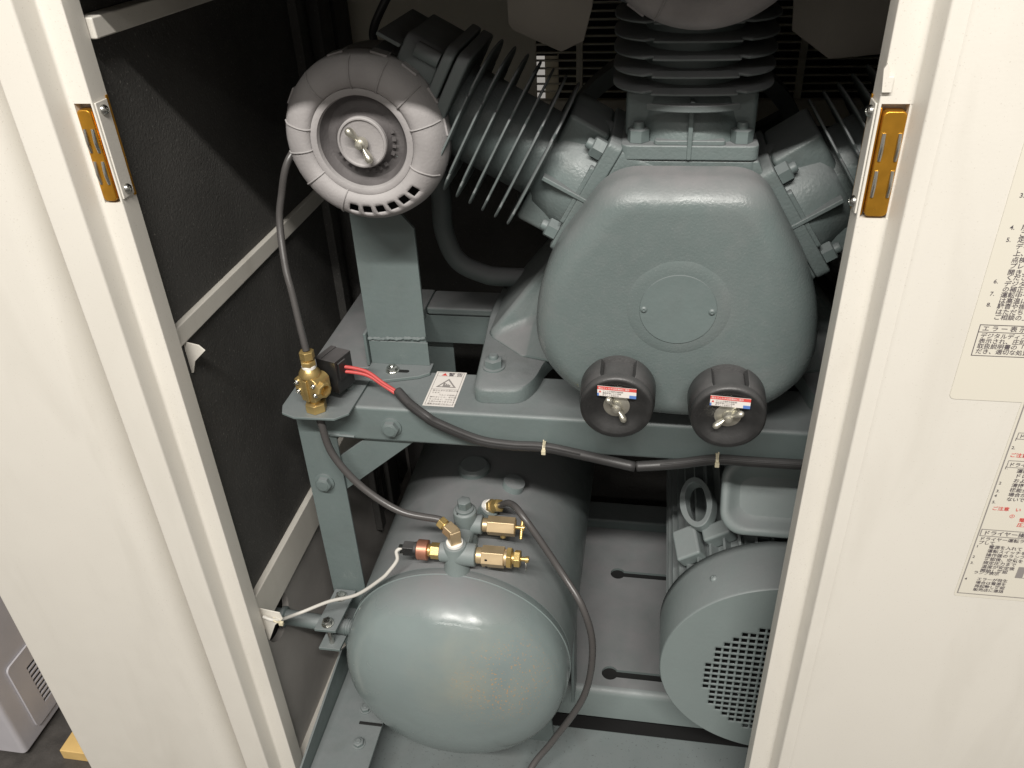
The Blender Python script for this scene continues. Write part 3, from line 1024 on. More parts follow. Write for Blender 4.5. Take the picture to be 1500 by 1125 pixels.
G = 'thin control hoses'
hose('air_hose', [(-0.46, 1.12, 1.345), (-0.4912, 1.06, 1.3116), (-0.5111, 1.05, 1.2565), (-0.5164, 1.04, 1.2198), (-0.5082, 1.015, 1.1682), (-0.4988, 1.0, 1.1328), (-0.4894, 0.985, 1.0858), (-0.484, 0.9778, 1.052)],
     0.0052, 'hose', 'thin dark hose hanging from the round filter down to the brass valve', 'hose', G)
hose('air_hose', [(-0.4845, 0.9775, 0.946), (-0.4823, 0.9760, 0.9231), (-0.4713, 0.971, 0.8684), (-0.4320, 0.966, 0.812), (-0.3700, 0.958, 0.7720), tuple(HOSE_END + ax2 * 0.006), tuple(HOSE_END)],
     0.0060, 'hose', 'thin dark hose running from under the brass valve to the manifold elbow', 'hose', G)
hose('air_hose', [tuple(H3), (-0.205, 1.045, 0.728), (-0.176, 1.01, 0.728), (-0.1158, 0.98, 0.6492), (-0.0745, 0.945, 0.6025), (-0.0562, 0.93, 0.5239), (-0.0693, 0.92, 0.409), (-0.123, 0.905, 0.2937), (-0.159, 0.885, 0.240), (-0.188, 0.83, 0.200), (-0.20, 0.76, 0.187)],
     0.0060, 'hose', 'thin grey hose looping down the right side of the air tank', 'hose', G)
hose('sensor_cable', [(-0.366, FY - 0.003, 0.716), (-0.374, FY - 0.008, 0.711), (-0.373, FY - 0.014, 0.698), (-0.386, 0.915, 0.680), (-0.402, 0.912, 0.662), (-0.450, 0.914, 0.618), (-0.505, 0.918, 0.590), (-0.555, 0.905, 0.570), (-0.578, 0.868, 0.590), (-0.600, 0.866, 0.598)],
     0.0030, 'white', 'off white sensor cable from the pressure switch to the left door post', 'cable')

# solenoid valve plate, valve, coil
vp = thing('valve_plate', (-0.485, 1.03, 0.943), 'small green plate bolted to the left front corner of the frame', 'bracket')
b = B()
b.prism([(-0.545, 0.985), (-0.538, 0.966), (-0.515, 0.956), (-0.452, 0.958), (-0.434, 0.975), (-0.430, 1.080), (-0.438, 1.092), (-0.52, 1.085), (-0.545, 1.066)], (0, 0, 0.9422), (1, 0, 0), (0, 1, 0), 0.0042)
obj('plate', b, 'paint', vp, bevel=0.001)
bolt(vp, (-0.457, 1.046, 0.9464), (0, 0, 1), 0.0085, 0.005, 'screw', 'paint')

sv = thing('solenoid_valve', (-0.487, 0.9795, 0.946), 'brass solenoid valve with a black coil on the corner plate', 'valve')
vx, vy = -0.4865, 0.9795
rz = Matrix.Rotation(-0.30, 3, 'Z')
loc = lambda x, y, z: V((vx, vy, 0)) + rz @ V((x, y, 0)) + V((0, 0, z))
b = B()
b.hexa((vx, vy, 0.9466), (0, 0, 1), 0.0165, 0.015, 0.12, 0.2)
b.cyl((vx, vy, 0.961), (vx, vy, 0.970), 0.0085)
obj('base_nut', b, 'brass', sv, bevel=0.0008)
b = B()
prof = rpoly([(-0.013, 0.968), (0.013, 0.968), (0.013, 0.976), (0.0215, 0.981), (0.0215, 1.004), (0.014, 1.010), (-0.014, 1.010), (-0.0215, 1.004), (-0.0215, 0.981), (-0.013, 0.976)], 0.003, 3)
b.prism(prof, loc(0, -0.013, 0), rz @ V((1, 0, 0)), (0, 0, 1), -0.030)
b.lathe((vx, vy, 1.008), (0, 0, 1), [(0.016, 0), (0.016, 0.006), (0.011, 0.014), (0.009, 0.016), (0.0, 0.016)], 28)
obj('body', b, 'brass', sv, bevel=0.0014)
b = B()
b.bb(-0.0035, 0.0035, -0.0165, -0.010, 0.970, 1.006)
b.xf(Matrix.Translation((vx, vy, 0)) @ rz.to_4x4())
obj('rib', b, 'brass', sv, bevel=0.0012)
b = B()
b.lathe(loc(0.018, -0.004, 0.992), rz @ V((1, -0.25, 0)), [(0.013, 0), (0.013, 0.010), (0.0115, 0.0125), (0.0085, 0.0125), (0.008, 0.002), (0.0, 0.002)], 8)
obj('side_port', b, 'brass', sv)
for x in (-0.0155, 0.0155):
    for z in (0.9845, 1.0005):
        bolt(sv, loc(x, -0.013, z), rz @ V((0, -1, 0)), 0.0044, 0.0042, 'screw', 'zinc')
b = B()
b.cyl((vx + 0.001, vy, 1.021), (vx + 0.001, vy, 1.0275), 0.0105, ch=0.001)
obj('seal_tape', b, 'tape', sv)
b = B()
b.hexa((vx + 0.001, vy, 1.027), (0, 0, 1), 0.0118, 0.008, 0.1, 0.5)
b.cyl((vx + 0.001, vy, 1.034), (vx + 0.001, vy, 1.039), 0.0075)
b.hexa((vx + 0.0015, vy, 1.038), (0, 0, 1), 0.0112, 0.013, 0.15, 0.1)
obj('top_nut', b, 'brass', sv, bevel=0.0006)
b = B()
b.box(loc(0.010, 0.046, 0.994), (0.036, 0.040, 0.056), rz)
b.box(loc(-0.003, 0.046, 1.0224), (0.010, 0.0395, 0.0018), rz)
b.box(loc(0.0285, 0.040, 1.002), (0.004, 0.018, 0.030), rz)
coil = obj('coil', b, 'black', sv, bevel=0.0014)

wr = thing('power_lead', (-0.41, 1.03, 0.98), 'pair of red wires leaving the black valve coil', 'wire')
for k, dz in enumerate((0.0, -0.0085)):
    b = B()
    b.tube([(-0.4560, 1.0080, 1.004 + dz), (-0.446, 1.0140, 1.0045 + dz), (-0.4149, 1.022, 0.993 + dz * 0.8), (-0.3900, 1.020, 0.975 + dz * 0.55), (-0.3655, 1.018 + dz * 0.3, 0.9585 + dz * 0.3), (-0.348, 1.006, 0.953)], 0.0028, 10, 8)
    obj('wire', b, 'red', wr)
for i, (pts, lb) in enumerate((([(-0.3690, 1.0215, 0.9595), (-0.345, 1.000, 0.9520), (-0.3169, 0.9830, 0.9440), (-0.2980, 0.9825, 0.9310), (-0.2392, 0.986, 0.9030), (-0.19, 0.9875, 0.8955), (-0.138, 0.988, 0.8955), (-0.0836, 0.987, 0.8870), (-0.0018, 0.986, 0.8715)], 'black split conduit sagging along the frame, its upper end over red wires'),
                               ([(0.0005, 0.986, 0.8725), (0.035, 0.9865, 0.8775), (0.0676, 0.987, 0.8835), (0.1157, 0.988, 0.8935), (0.17, 0.988, 0.8935), (0.26, 0.987, 0.8950), (0.36, 0.986, 0.8960)], 'black conduit length along the frame running behind the right door post'))):
    t = thing('cable_conduit', pts[len(pts) // 2], lb, 'conduit', 'black cable conduits')
    b = B()
    b.tube(pts, 0.0078, 14, 10, caps=False)
    o = obj('sleeve', b, 'rubber', t)
    md = o.modifiers.new('wall', 'SOLIDIFY')
    md.thickness, md.offset = 0.0012, -1
    b = B()
    b.tube([V(p) + V((0, -0.0062, 0.0052)) for p in pts[1:-1]], 0.0016, 6, 8)
    obj('slit', b, 'rubber', t)
for x, z, lb in ((-0.138, 0.8955, 'pale nylon cable tie left of the two breathers'), (0.1157, 0.8935, 'pale nylon cable tie below the right breather')):
    t = thing('cable_tie', (x, 0.988, z), lb, 'cable tie', 'cable ties on the conduit')
    b = B()
    b.lathe((x - 0.0022, 0.988, z), (1, 0, 0), [(0.0088, 0), (0.0098, 0.0), (0.0098, 0.0044), (0.0088, 0.0044), (0.0088, 0)], 24, open_=True)
    obj('band', b, 'tie', t)
    b = B()
    b.box((x, 0.977, z - 0.001), (0.0065, 0.005, 0.0075))
    b.box((x + 0.0005, 0.978, z + 0.0145), (0.0022, 0.0018, 0.014))
    obj('lock', b, 'tie', t, bevel=0.0008)

# warning sticker on the beam
b = B()
lx0, lx1, ly0, ly1, lz = -0.3295, -0.2798, 1.0135, 1.1125, ZT + 0.0004
b.bb(lx0, lx1, ly0, ly1, ZT + 0.0001, lz)
wl = thing('warning_sticker', (-0.305, 1.06, ZT), 'white warning sticker with a hand hazard triangle on the beam', 'sticker')
obj('sheet', b, 'paper', wl)
XR, YU = V((1, 0, 0)), V((0, 1, 0))
zz = lz + 0.0003
T = [('警 告', (-0.3085, 1.1005, zz), XR, YU, 0.0105, 2)]
for k, st in enumerate(('巻き込まれる恐れがあ', 'ります。', '　　　ベルトや羽根に', '触れないこと。手や指', 'を入れると、けがをす', 'る恐れがありますので', '運転中は近づかないこと')):
    T.append((st, (-0.3235, 1.0550 - 0.0062 * k, zz), XR, YU, 0.0042, 0))
b = text_faces(T)
frame_lines(b, (0, 0, zz), XR, YU, lx0 + 0.0028, lx1 - 0.0028, ly0 + 0.0028, ly1 - 0.0028, 0.0007, 0)
quad(b, (0, 0, zz), XR, YU, lx0 + 0.0035, lx1 - 0.0035, 1.0605, 1.0611, 0)
quad(b, (0, 0, zz), XR, YU, lx0 + 0.0035, lx1 - 0.0035, 1.0985, 1.0990, 0)


def tri2(b, c, r, mi, z, t=None):
    pts = [(c[0] + r * cos(pi / 2 + 2 * pi * i / 3) * 1.12, c[1] + r * sin(pi / 2 + 2 * pi * i / 3)) for i in range(3)]
    if t is None:
        f = b.bm.faces.new([b.bm.verts.new((x, y, z)) for x, y in pts])
        f.material_index = mi
    else:
        k = 1 - t
        inn = [(c[0] + (x - c[0]) * k, c[1] + (y - c[1]) * k) for x, y in pts]
        vo = [b.bm.verts.new((x, y, z)) for x, y in pts]
        vi = [b.bm.verts.new((x, y, z)) for x, y in inn]
        for i in range(3):
            j = (i + 1) % 3
            f = b.bm.faces.new((vo[i], vo[j], vi[j], vi[i]))
            f.material_index = mi


tri2(b, (-0.3145, 1.1030), 0.0050, 1, zz)
tri2(b, (-0.3045, 1.0745), 0.0170, 0, zz, 0.28)
# pictogram: a hand reaching under a press
for x0, x1, y0, y1 in ((-0.3105, -0.2985, 1.0685, 1.0725), (-0.3105, -0.3075, 1.0725, 1.0790), (-0.3065, -0.3045, 1.0725, 1.0770), (-0.3035, -0.3015, 1.0725, 1.0755), (-0.3002, -0.2985, 1.0725, 1.0740)):
    quad(b, (0, 0, zz), XR, YU, x0, x1, y0, y1, 0)
obj('print', b, ['inkg', 'inkr', 'ink'], wl, flat=True)

# upright bracket that holds the round filter
br = thing('filter_bracket', (-0.395, 1.12, ZT), 'green upright flat bracket welded to a bolted foot, below the round filter', 'bracket')
b = B()
b.prism([(-0.4435, ZT + 0.006), (-0.3455, ZT + 0.006), (-0.3455, 1.185), (-0.3630, 1.207), (-0.4435, 1.207)], (0, 1.1225, 0), (1, 0, 0), (0, 0, 1), -0.006)
obj('upright', b, 'paint', br, bevel=0.001)
b = B()
b.prism([(-0.4240, 1.0640), (-0.354, 1.0865), (-0.338, 1.0985), (-0.3385, 1.128), (-0.4435, 1.128), (-0.4435, 1.075)], (0, 0, ZT + 0.0003), (1, 0, 0), (0, 1, 0), 0.0058)
obj('foot', b, 'paint', br, bevel=0.0012)
b = B()
random.seed(3)
b.tube([(-0.4425 + i * 0.0121, 1.1205 + random.uniform(-0.0006, 0.0006), ZT + 0.052 + 0.0006 * i + random.uniform(-0.0012, 0.0012)) for i in range(9)], 0.0034, 8, 6, rad=lambda t: 0.8 + 0.35 * sin(t * 60) * sin(t * 23))
obj('weld_bead', b, 'paint', br)
b = B()
b.bb(-0.4420, -0.3430, 1.1195, 1.1222, ZT + 0.006, ZT + 0.049)
obj('toe_plate', b, 'paint', br, bevel=0.0008)
bolt(br, (-0.4005, 1.0985, ZT + 0.0062), (0, 0, 1), 0.0092, 0.007, 'nut', 'zinc')
b = B()
b.prism([(0, -0.004)] + [(0.016 + 0.004 * cos(t), 0.004 * sin(t)) for t in [-pi / 2 + pi * i / 8 for i in range(9)]] + [(0, 0.004)], (-0.3925, 1.0985, ZT + 0.0062), (1, 0, 0), (0, 1, 0), 0.0005)
obj('bolt_slot', b, 'dark', br)
b = B()
b.bb(-0.4490, -0.4440, 1.1145, 1.150, ZT + 0.004, 1.005)
obj('side_strip', b, 'paint', br, bevel=0.001)


# ================================================================== ROUND SUCTION FILTERS
def wing_nut(parent, p, ax, rot, s=1.0, m='wing', name='wing_nut'):
    b = B()
    b.lathe((0, 0, 0), (0, 0, 1), [(0.0075, 0), (0.0085, 0.002), (0.0065, 0.009), (0.0042, 0.010), (0.0042, 0.014), (0.0, 0.0148)], 24)
    for sg in (1, -1):
        sec = []
        for t, hw, z0, z1 in ((0.003, 0.0028, 0.001, 0.0085), (0.008, 0.0028, 0.0015, 0.0105), (0.014, 0.0046, 0.0025, 0.0145), (0.019, 0.0054, 0.0045, 0.0165), (0.0225, 0.0044, 0.0065, 0.0155), (0.0245, 0.0018, 0.009, 0.013)):
            zc_, hz = (z0 + z1) / 2, (z1 - z0) / 2
            sec.append([V((sg * t, hw * cos(a), zc_ + hz * sin(a))) for a in [2 * pi * i / 12 for i in range(12)]])
        b.rings(sec)
    x, y, z = basis(ax)
    m3 = Matrix((x, y, z)).transposed() @ Matrix.Rotation(rot, 3, 'Z') @ Matrix.Scale(s, 3)
    b.xf(Matrix.Translation(V(p)) @ m3.to_4x4())
    return obj(name, b, m, parent)


def suction_filter(cx, yf, cz, R_, label, full=True):
    t = thing('suction_filter', (cx, yf + 0.06, cz - R_), label, 'air filter', 'round suction filters')
    # drum behind the face cap
    b = B()
    b.lathe((cx, yf + 0.045, cz), (0, 1, 0), [(R_ - 0.012, 0), (R_ - 0.002, 0.0005), (R_ - 0.001, 0.062), (R_ - 0.006, 0.070), (0.03, 0.071), (0.03, 0.078), (0, 0.078)], 72)
    obj('drum', b, 'mauve', t)
    # face cap: rounded annular shoulder, step, recessed dish
    prof = [(R_ + 0.0015, 0.046), (R_ + 0.0015, 0.034), (R_ - 0.001, 0.020), (R_ - 0.007, 0.0095), (R_ - 0.0125, 0.0050), (R_ - 0.018, 0.0022), (R_ - 0.0245, 0.0003), (R_ - 0.029, 0.0002), (R_ - 0.034, 0.0014), (R_ - 0.0375, 0.0045), (R_ - 0.040, 0.010)]
    seg = 180
    b = B()
    b.lathe((cx, yf, cz), (0, 1, 0), prof, seg, up=(0, 0, 1))
    bm = b.bm
    bmesh.ops.delete(bm, geom=[f for f in bm.faces if len(f.verts) > 6], context='FACES_ONLY')
    if full:
        kill = []
        for f in bm.faces:
            c_ = f.calc_center_median() - V((cx, yf, cz))
            a = math.degrees(math.atan2(c_.z, c_.x)) % 360
            rr = sqrt(c_.x ** 2 + c_.z ** 2)
            if R_ - 0.0245 < rr < R_ - 0.0126 and 252.2 < a < 325:
                if ((a - 252.2) % 12.0) < 7.9:
                    kill.append(f)
        bmesh.ops.delete(bm, geom=kill, context='FACES')
    o = obj('face_ring', b, 'mauve', t)
    md = o.modifiers.new('wall', 'SOLIDIFY')
    md.thickness, md.offset = 0.0022, -1
    b = B()
    b.lathe((cx, yf + 0.018, cz), (0, 1, 0), [(R_ - 0.045, 0.002), (R_ - 0.006, 0.012), (R_ - 0.006, 0.026)], 48, open_=True)
    obj('slot_shade_liner', b, 'dark', t)  # near-black surface painted as the shade behind the face slots
    b = B()
    r1 = R_ - 0.040
    b.lathe((cx, yf, cz), (0, 1, 0), [(r1 + 0.003, 0.010), (r1 + 0.001, 0.006), (r1 - 0.003, 0.005), (r1 - 0.007, 0.0065), (r1 - 0.0085, 0.013)], 72, open_=True)
    obj('inner_lip', b, 'mauve', t)
    b = B()
    b.lathe((cx, yf, cz), (0, 1, 0), [(r1 - 0.0082, 0.012), (r1 - 0.011, 0.021), (r1 - 0.016, 0.0255), (r1 - 0.026, 0.0250), (0.035, 0.0190), (0.0325, 0.011)], 72, open_=True)
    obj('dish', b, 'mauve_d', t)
    b = B()
    b.lathe((cx, yf, cz), (0, 1, 0), [(0.0330, 0.012), (0.0325, 0.0075), (0.0312, 0.0062), (0.0295, 0.0062), (0.0282, 0.0085), (0.014, 0.0112), (0.0, 0.0112)], 72)
    obj('centre_disc', b, 'mauve', t)
    # overlapping shell seams of the shoulder
    angs = (14, 40, 66, 92, 128, 166, 188, 214, 246, 335)
    for a in angs:
        b = B()
        ar = radians(a)
        path = []
        for r, h in prof[2:]:
            path.append((cx + r * cos(ar), yf + h - 0.0007, cz + r * sin(ar)))
        b.tube(path, 0.0011, 6, 3)
        obj('seam', b, 'mauve', t)
    for i in range(14):
        ar = radians(200 + i * 13.5)
        b = B()
        x, z = cos(ar), sin(ar)
        rr = 0.0395
        m3 = Matrix(((x, 0, -z), (0, 1, 0), (z, 0, x)))
        if i % 5 != 4:
            b.box((cx + rr * x, yf + 0.0200, cz + rr * z), (0.005, 0.0016, 0.0035 if i % 2 else 0.005), m3)
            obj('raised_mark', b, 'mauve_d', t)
    wing_nut(t, (cx, yf + 0.0075, cz), (0, -1, 0), radians(122), 1.05, 'wing' if full else 'mauve')
    # clips round the rim
    for a in (8, 30, 52, 74, 104, 150, 200, 235):
        ar = radians(a)
        b = B()
        m3 = Matrix(((cos(ar), 0, -sin(ar)), (0, 1, 0), (sin(ar), 0, cos(ar))))
        b.box((cx + (R_ + 0.001) * cos(ar), yf + 0.036, cz + (R_ + 0.001) * sin(ar)), (0.003, 0.020, 0.022), m3)
        obj('rim_clip', b, 'mauve', t, bevel=0.0008)
    return t


suction_filter(-0.3665, 1.0, 1.3475, 0.1065, 'large dusty round suction filter with wing nut above the upright bracket')
suction_filter(0.0430, 0.945, 1.6030, 0.1200, 'shadowed round suction filter at the top in front of the middle cylinder', False)

# ================================================================== COMPRESSOR PUMP
AX, AZ = 0.0435, 1.157
pump = thing('compressor_pump', (AX, 1.2, ZT), 'green cast iron compressor pump with three finned cylinders', 'compressor')
out = rpoly([(-0.049, 1.3165), (0.131, 1.3175), (0.218, 1.175), (0.229, 1.055), (0.158, 0.9820), (0.045, 0.9710), (-0.083, 0.9920), (-0.150, 1.070), (-0.138, 1.192)], [0.036, 0.036, 0.07, 0.07, 0.08, 0.08, 0.08, 0.08, 0.06], 8)
out = resample(out, 120)
n_ = len(out)
nrm = []
for i in range(n_):
    a, c = V((*out[i - 3], 0)), V((*out[(i + 3) % n_], 0))
    t = (c - a).normalized()
    nn = V((t.y, -t.x, 0))
    q = V((AX, AZ - 0.02, 0)) - V((*out[i], 0))
    if nn.dot(q) < 0:
        nn = -nn
    nrm.append(nn)
for _ in range(3):
    nrm = [((nrm[i - 1] + nrm[i] * 2 + nrm[(i + 1) % n_]).normalized()) for i in range(n_)]
rings = []
prof = [(0.0, 1.025), (0.0, 0.994)] + [(0.038 * (1 - cos(t)), 0.994 - 0.040 * sin(t)) for t in [pi / 2 * i / 10 for i in range(1, 11)]]
for ins, y in prof:
    rings.append([V((out[i][0] + nrm[i].x * ins, y, out[i][1] + nrm[i].y * ins)) for i in range(n_)])
last = rings[-1]
cc = V((AX, 0, AZ - 0.01))
for k, y in ((0.75, 0.9518), (0.5, 0.9502), (0.25, 0.9496), (0.06, 0.9494)):
    rings.append([V((cc.x + (p.x - cc.x) * k, y, cc.z + (p.z - cc.z) * k)) for p in last])
b = B()
b.rings(rings, caps=(False, True))
obj('front_cover', b, 'cast', pump, ang=60)
# raised round pad with its thin cover disc
b = B()
b.lathe((0.0418, 0.9505, 1.1570), (0, -1, 0), [(0.066, 0), (0.060, 0.0018), (0.0485, 0.0022), (0.0480, 0.0022)], 72)
obj('disc_pad', b, 'cast', pump)
b = B()
b.lathe((0.0418, 0.9487, 1.1570), (0, -1, 0), [(0.0485, 0), (0.0478, 0.0018), (0.0, 0.0021)], 72)
nd = obj('cover_disc', b, 'paint', pump)
for x in (-0.0008, 0.0838):
    bolt(nd, (x, 0.9468, 1.1565), (0, -1, 0), 0.0042, 0.0026, 'screw', 'paint')
# crankcase behind the cover
b = B()
cas = [(p[0] + nrm[i].x * 0.010, p[1] + nrm[i].y * 0.010) for i, p in enumerate(out)]
b.rings([[V((x, y, z)) for x, z in cas] for y in (1.0255, 1.36)])
obj('crankcase', b, 'cast', pump, bevel=0.004, ang=50)
# foot on the frame, left and right
for sg in (-1, 1):
    fx = lambda x: x if sg < 0 else 2 * AX - x
    b = B()
    base = rpoly([(-0.252, 1.028), (-0.178, 1.032), (-0.160, 1.065), (-0.150, 1.13), (-0.10, 1.20), (-0.10, 1.37), (-0.188, 1.425), (-0.262, 1.425), (-0.272, 1.29), (-0.262, 1.17)], [0.02, 0.02, 0.02, 0.05, 0.02, 0.02, 0.02, 0.02, 0.05, 0.04], 5)
    b.rings([[V((fx(x), y, ZT + 0.0005)) for x, y in base], [V((fx(x), y, ZT + 0.020)) for x, y in base],
             [V((fx(x + (-0.19 - x) * 0.045), y + (1.22 - y) * 0.02, ZT + 0.0255)) for x, y in base]])
    ft = obj('foot', b, 'castm', pump, ang=60)
    # rising web from the foot flange to the crankcase side
    b = B()
    A_ = [(-0.262, 1.19, ZT + 0.024), (-0.258, 1.385, ZT + 0.024), (-0.128, 1.360, 1.135), (-0.128, 1.230, 1.130)]
    Bq = [(-0.195, 1.125, ZT + 0.024), (-0.10, 1.10, ZT + 0.024), (-0.10, 1.105, 1.045), (-0.185, 1.20, ZT + 0.055)]
    vs = [b.bm.verts.new((fx(x), y, z)) for x, y, z in A_ + Bq + [(-0.10, 1.37, ZT + 0.02), (-0.10, 1.20, 1.125)]]
    for idx in ((0, 1, 2, 3), (0, 3, 7), (0, 7, 4), (4, 7, 6, 5), (7, 3, 6), (3, 2, 9), (3, 9, 6), (1, 8, 2), (2, 8, 9), (5, 6, 9, 8), (0, 4, 5, 8, 1)):
        b.face([vs[i] for i in idx])
    o = obj('foot_web', b, 'cast', pump, bevel=0.012, seg=4, ang=12)
    bolt(ft, (fx(-0.2305), 1.094, ZT + 0.0255), (0, 0, 1), 0.0145, 0.014, 'nut', 'paint', rot=0.3)
    bolt(ft, (fx(-0.2300), 1.398, ZT + 0.0255), (0, 0, 1), 0.0150, 0.016, 'nut', 'paint')


def fin_outline(r):
    pts = []
    for i in range(160):
        a = 2 * pi * i / 160
        d = abs(((a + pi / 2 + pi) % (2 * pi)) - pi)
        d = min(d, pi - d)
        q = (abs(cos(a)) ** 3.0 + abs(sin(a)) ** 3.0) ** (-1 / 3.0)
        k = r * q * (1.02 if d < 0.50 else (0.90 if d < 0.57 else 0.985))
        pts.append((k * cos(a), k * sin(a)))
    return pts


FO = fin_outline(0.1)
FIN = {}


def cylinder(o, n, lab, w_=0.168, zfin=0.080, fins=7, tongue=False, pitch=0.0195):
    """one finned cylinder: o = middle of the flange underside, n = its axis; local -Y faces the viewer"""
    z = V(n).normalized()
    y = V((0, 1, 0))
    x = y.cross(z)
    m = Matrix.Translation(V(o)) @ Matrix((x, y, z)).transposed().to_4x4()
    hw = w_ / 2
    ring = lambda rr, zz: [(rr * cos(2 * pi * i / 48), rr * sin(2 * pi * i / 48), zz) for i in range(48)]
    b = B()
    b.lathe((0, 0, 0), (0, 0, 1), [(0.082, 0.018), (0.080, 0.030), (0.0745, 0.046), (0.070, 0.068), (0.060, 0.078), (0.060, 0.225)], 56)
    b.xf(m)
    cy = obj('cylinder', b, 'castm', pump, label=lab)
    b = B()
    b.prism(rpoly([(-hw, -0.085), (hw, -0.085), (hw, 0.085), (-hw, 0.085)], 0.012), (0, 0, 0), (1, 0, 0), (0, 1, 0), 0.019)
    b.xf(m)
    obj('flange', b, 'castm', cy, bevel=0.0025)
    b = B()
    b.prism(rpoly([(-hw + 0.040, -0.0835), (hw - 0.040, -0.0835), (hw - 0.046, -0.05), (-hw + 0.046, -0.05)], 0.006), (0, 0, 0.0185), (1, 0, 0), (0, 1, 0), 0.006)
    b.bb(-0.003, 0.003, -0.0865, -0.07, 0.001, 0.072)
    b.xf(m)
    obj('rib', b, 'castm', cy, bevel=0.0015)
    b = B()
    b.bb(-hw + 0.004, hw - 0.004, -0.052, 0.075, 0.019, zfin - 0.006)
    b.xf(m)
    obj('water_jacket', b, 'castm', cy, bevel=0.006, seg=3)
    for sx in (-1, 1):
        for sy in (-1, 1):
            bo = bolt(cy, m @ V((sx * (hw - 0.021), sy * 0.066, 0.0195)), z, 0.0138, 0.016, 'nut', 'paint', washer=False, rot=random.uniform(0, 1))
    key = (round(pitch, 4),)
    if 'fin' not in FIN:
        f = B()
        f.rings([[V((px * k, py * k, h)) for px, py in FO] for k, h in ((0.984, -0.0017), (1.0, -0.0008), (1.0, 0.0008), (0.984, 0.0017))])
        bmesh.ops.recalc_face_normals(f.bm, faces=f.bm.faces)
        me = bpy.data.meshes.new('fin')
        f.bm.to_mesh(me)
        f.bm.free()
        me.materials.append(M['fin'])
        me.set_sharp_from_angle(angle=radians(60))
        FIN['fin'] = me
    for i in range(fins):
        q = bpy.data.objects.new('fin', FIN['fin'])
        C.objects.link(q)
        q.parent = cy
        q.matrix_local = Matrix.Translation(-WL[cy.name]) @ m @ Matrix.Translation((0, 0, zfin + i * pitch))
    if tongue:
        b = B()
        arc = [(0.118 * sin(a), -0.118 * cos(a) + 0.008) for a in [radians(-28 + 56 * i / 14) for i in range(15)]]
        b.prism(arc, (0, 0, zfin - pitch + 0.001), (1, 0, 0), (0, 1, 0), 0.0085)
        b.xf(m)
        obj('front_fin', b, 'fin', cy, bevel=0.0015)
    zt = zfin + fins * pitch
    b = B()
    b.prism(rpoly([(-0.088, -0.088), (0.088, -0.088), (0.088, 0.088), (-0.088, 0.088)], 0.02), (0, 0, zt - 0.004), (1, 0, 0), (0, 1, 0), 0.016)
    b.prism(rpoly([(-0.088, -0.088), (0.088, -0.088), (0.088, 0.088), (-0.088, 0.088)], 0.02), (0, 0, zt + 0.0145), (1, 0, 0), (0, 1, 0), 0.014)
    b.prism(rpoly([(-0.076, -0.076), (0.076, -0.076), (0.076, 0.076), (-0.076, 0.076)], 0.018), (0, 0, zt + 0.0285), (1, 0, 0), (0, 1, 0), 0.052)
    b.xf(m)
    hd = obj('cylinder_head', b, 'fin', cy, bevel=0.003)
    b = B()
    for i in range(6):
        xx = -0.060 + i * 0.024
        b.bb(xx - 0.0025, xx + 0.0025, -0.084, 0.084, zt + 0.0805, zt + 0.112)
    for s_ in (-1, 1):
        b.cyl((s_ * 0.066, -0.080, zt + 0.030), (s_ * 0.066, -0.080, zt + 0.062), 0.010, seg=10)
    b.xf(m)
    obj('head_fins', b, 'fin', cy, bevel=0.001)
    return cy, m


cyC, mC = cylinder((AX + 0.0005, 1.115, 1.3215), (0, 0, 1), 'middle cylinder standing upright', zfin=0.083, tongue=True)
nL = V((-0.878, 0, 0.478)).normalized()
oL = V((-0.0931, 1.115, 1.2725)) - nL * 0.020
cyL, mL = cylinder(oL, nL, 'left cylinder leaning outward', zfin=0.083)
nR = V((0.835, 0, 0.55)).normalized()
oR = V((0.1922, 1.115, 1.2459)) - nR * 0.020
cyR, mR = cylinder(oR, nR, 'right cylinder leaning outward', zfin=0.090)
# pads that carry the slanted cylinders and the top one
for o_, n_v, pf in ((oL, nL, 0.0840), (oR, nR, 0.0836), (V((AX, 1.115, 1.3215)), V((0, 0, 1)), 0.0825)):
    y = V((0, 1, 0))
    x = y.cross(n_v)
    m = Matrix.Translation(o_) @ Matrix((x, y, n_v)).transposed().to_4x4()
    b = B()
    q0 = rpoly([(-0.083, -pf), (0.083, -pf), (0.083, 0.12), (-0.083, 0.12)], 0.010)
    b.rings([[V((px, py, 0)) for px, py in q0], [V((px, py, -0.022)) for px, py in q0], [V((px * 1.05, py * 1.0, -0.050)) for px, py in q0], [V((px * 0.9, py, -0.10)) for px, py in q0]])
    b.xf(m)
    obj('cylinder_pad', b, 'castm', pump, bevel=0.003, ang=30)
b = B()
b.cyl(mL @ V((-0.070, -0.062, -0.030)), mL @ V((-0.070, -0.062, 0.004)), 0.010)
obj('stud', b, 'paint', pump)
b = B()
b.prism([(-0.046, 1.3212), (0.1290, 1.3212), (0.152, 1.275), (0.11, 1.18), (-0.03, 1.18), (-0.072, 1.285)], (0, 1.034, 0), (1, 0, 0), (0, 0, 1), -0.17)
obj('top_saddle', b, 'castm', pump, bevel=0.003)
# small screws and plug on the right cylinder
bolt(cyR, mR @ V((-0.045, -0.052, 0.036)), mR.to_3x3() @ V((0, -1, 0)), 0.007, 0.004, 'screw', 'paint')
b = B()
b.cyl(mR @ V((0.090, -0.03, 0.020)), mR @ V((0.090, -0.03, 0.075)), 0.022, ch=0.003)
obj('unloader', b, 'black', pump)
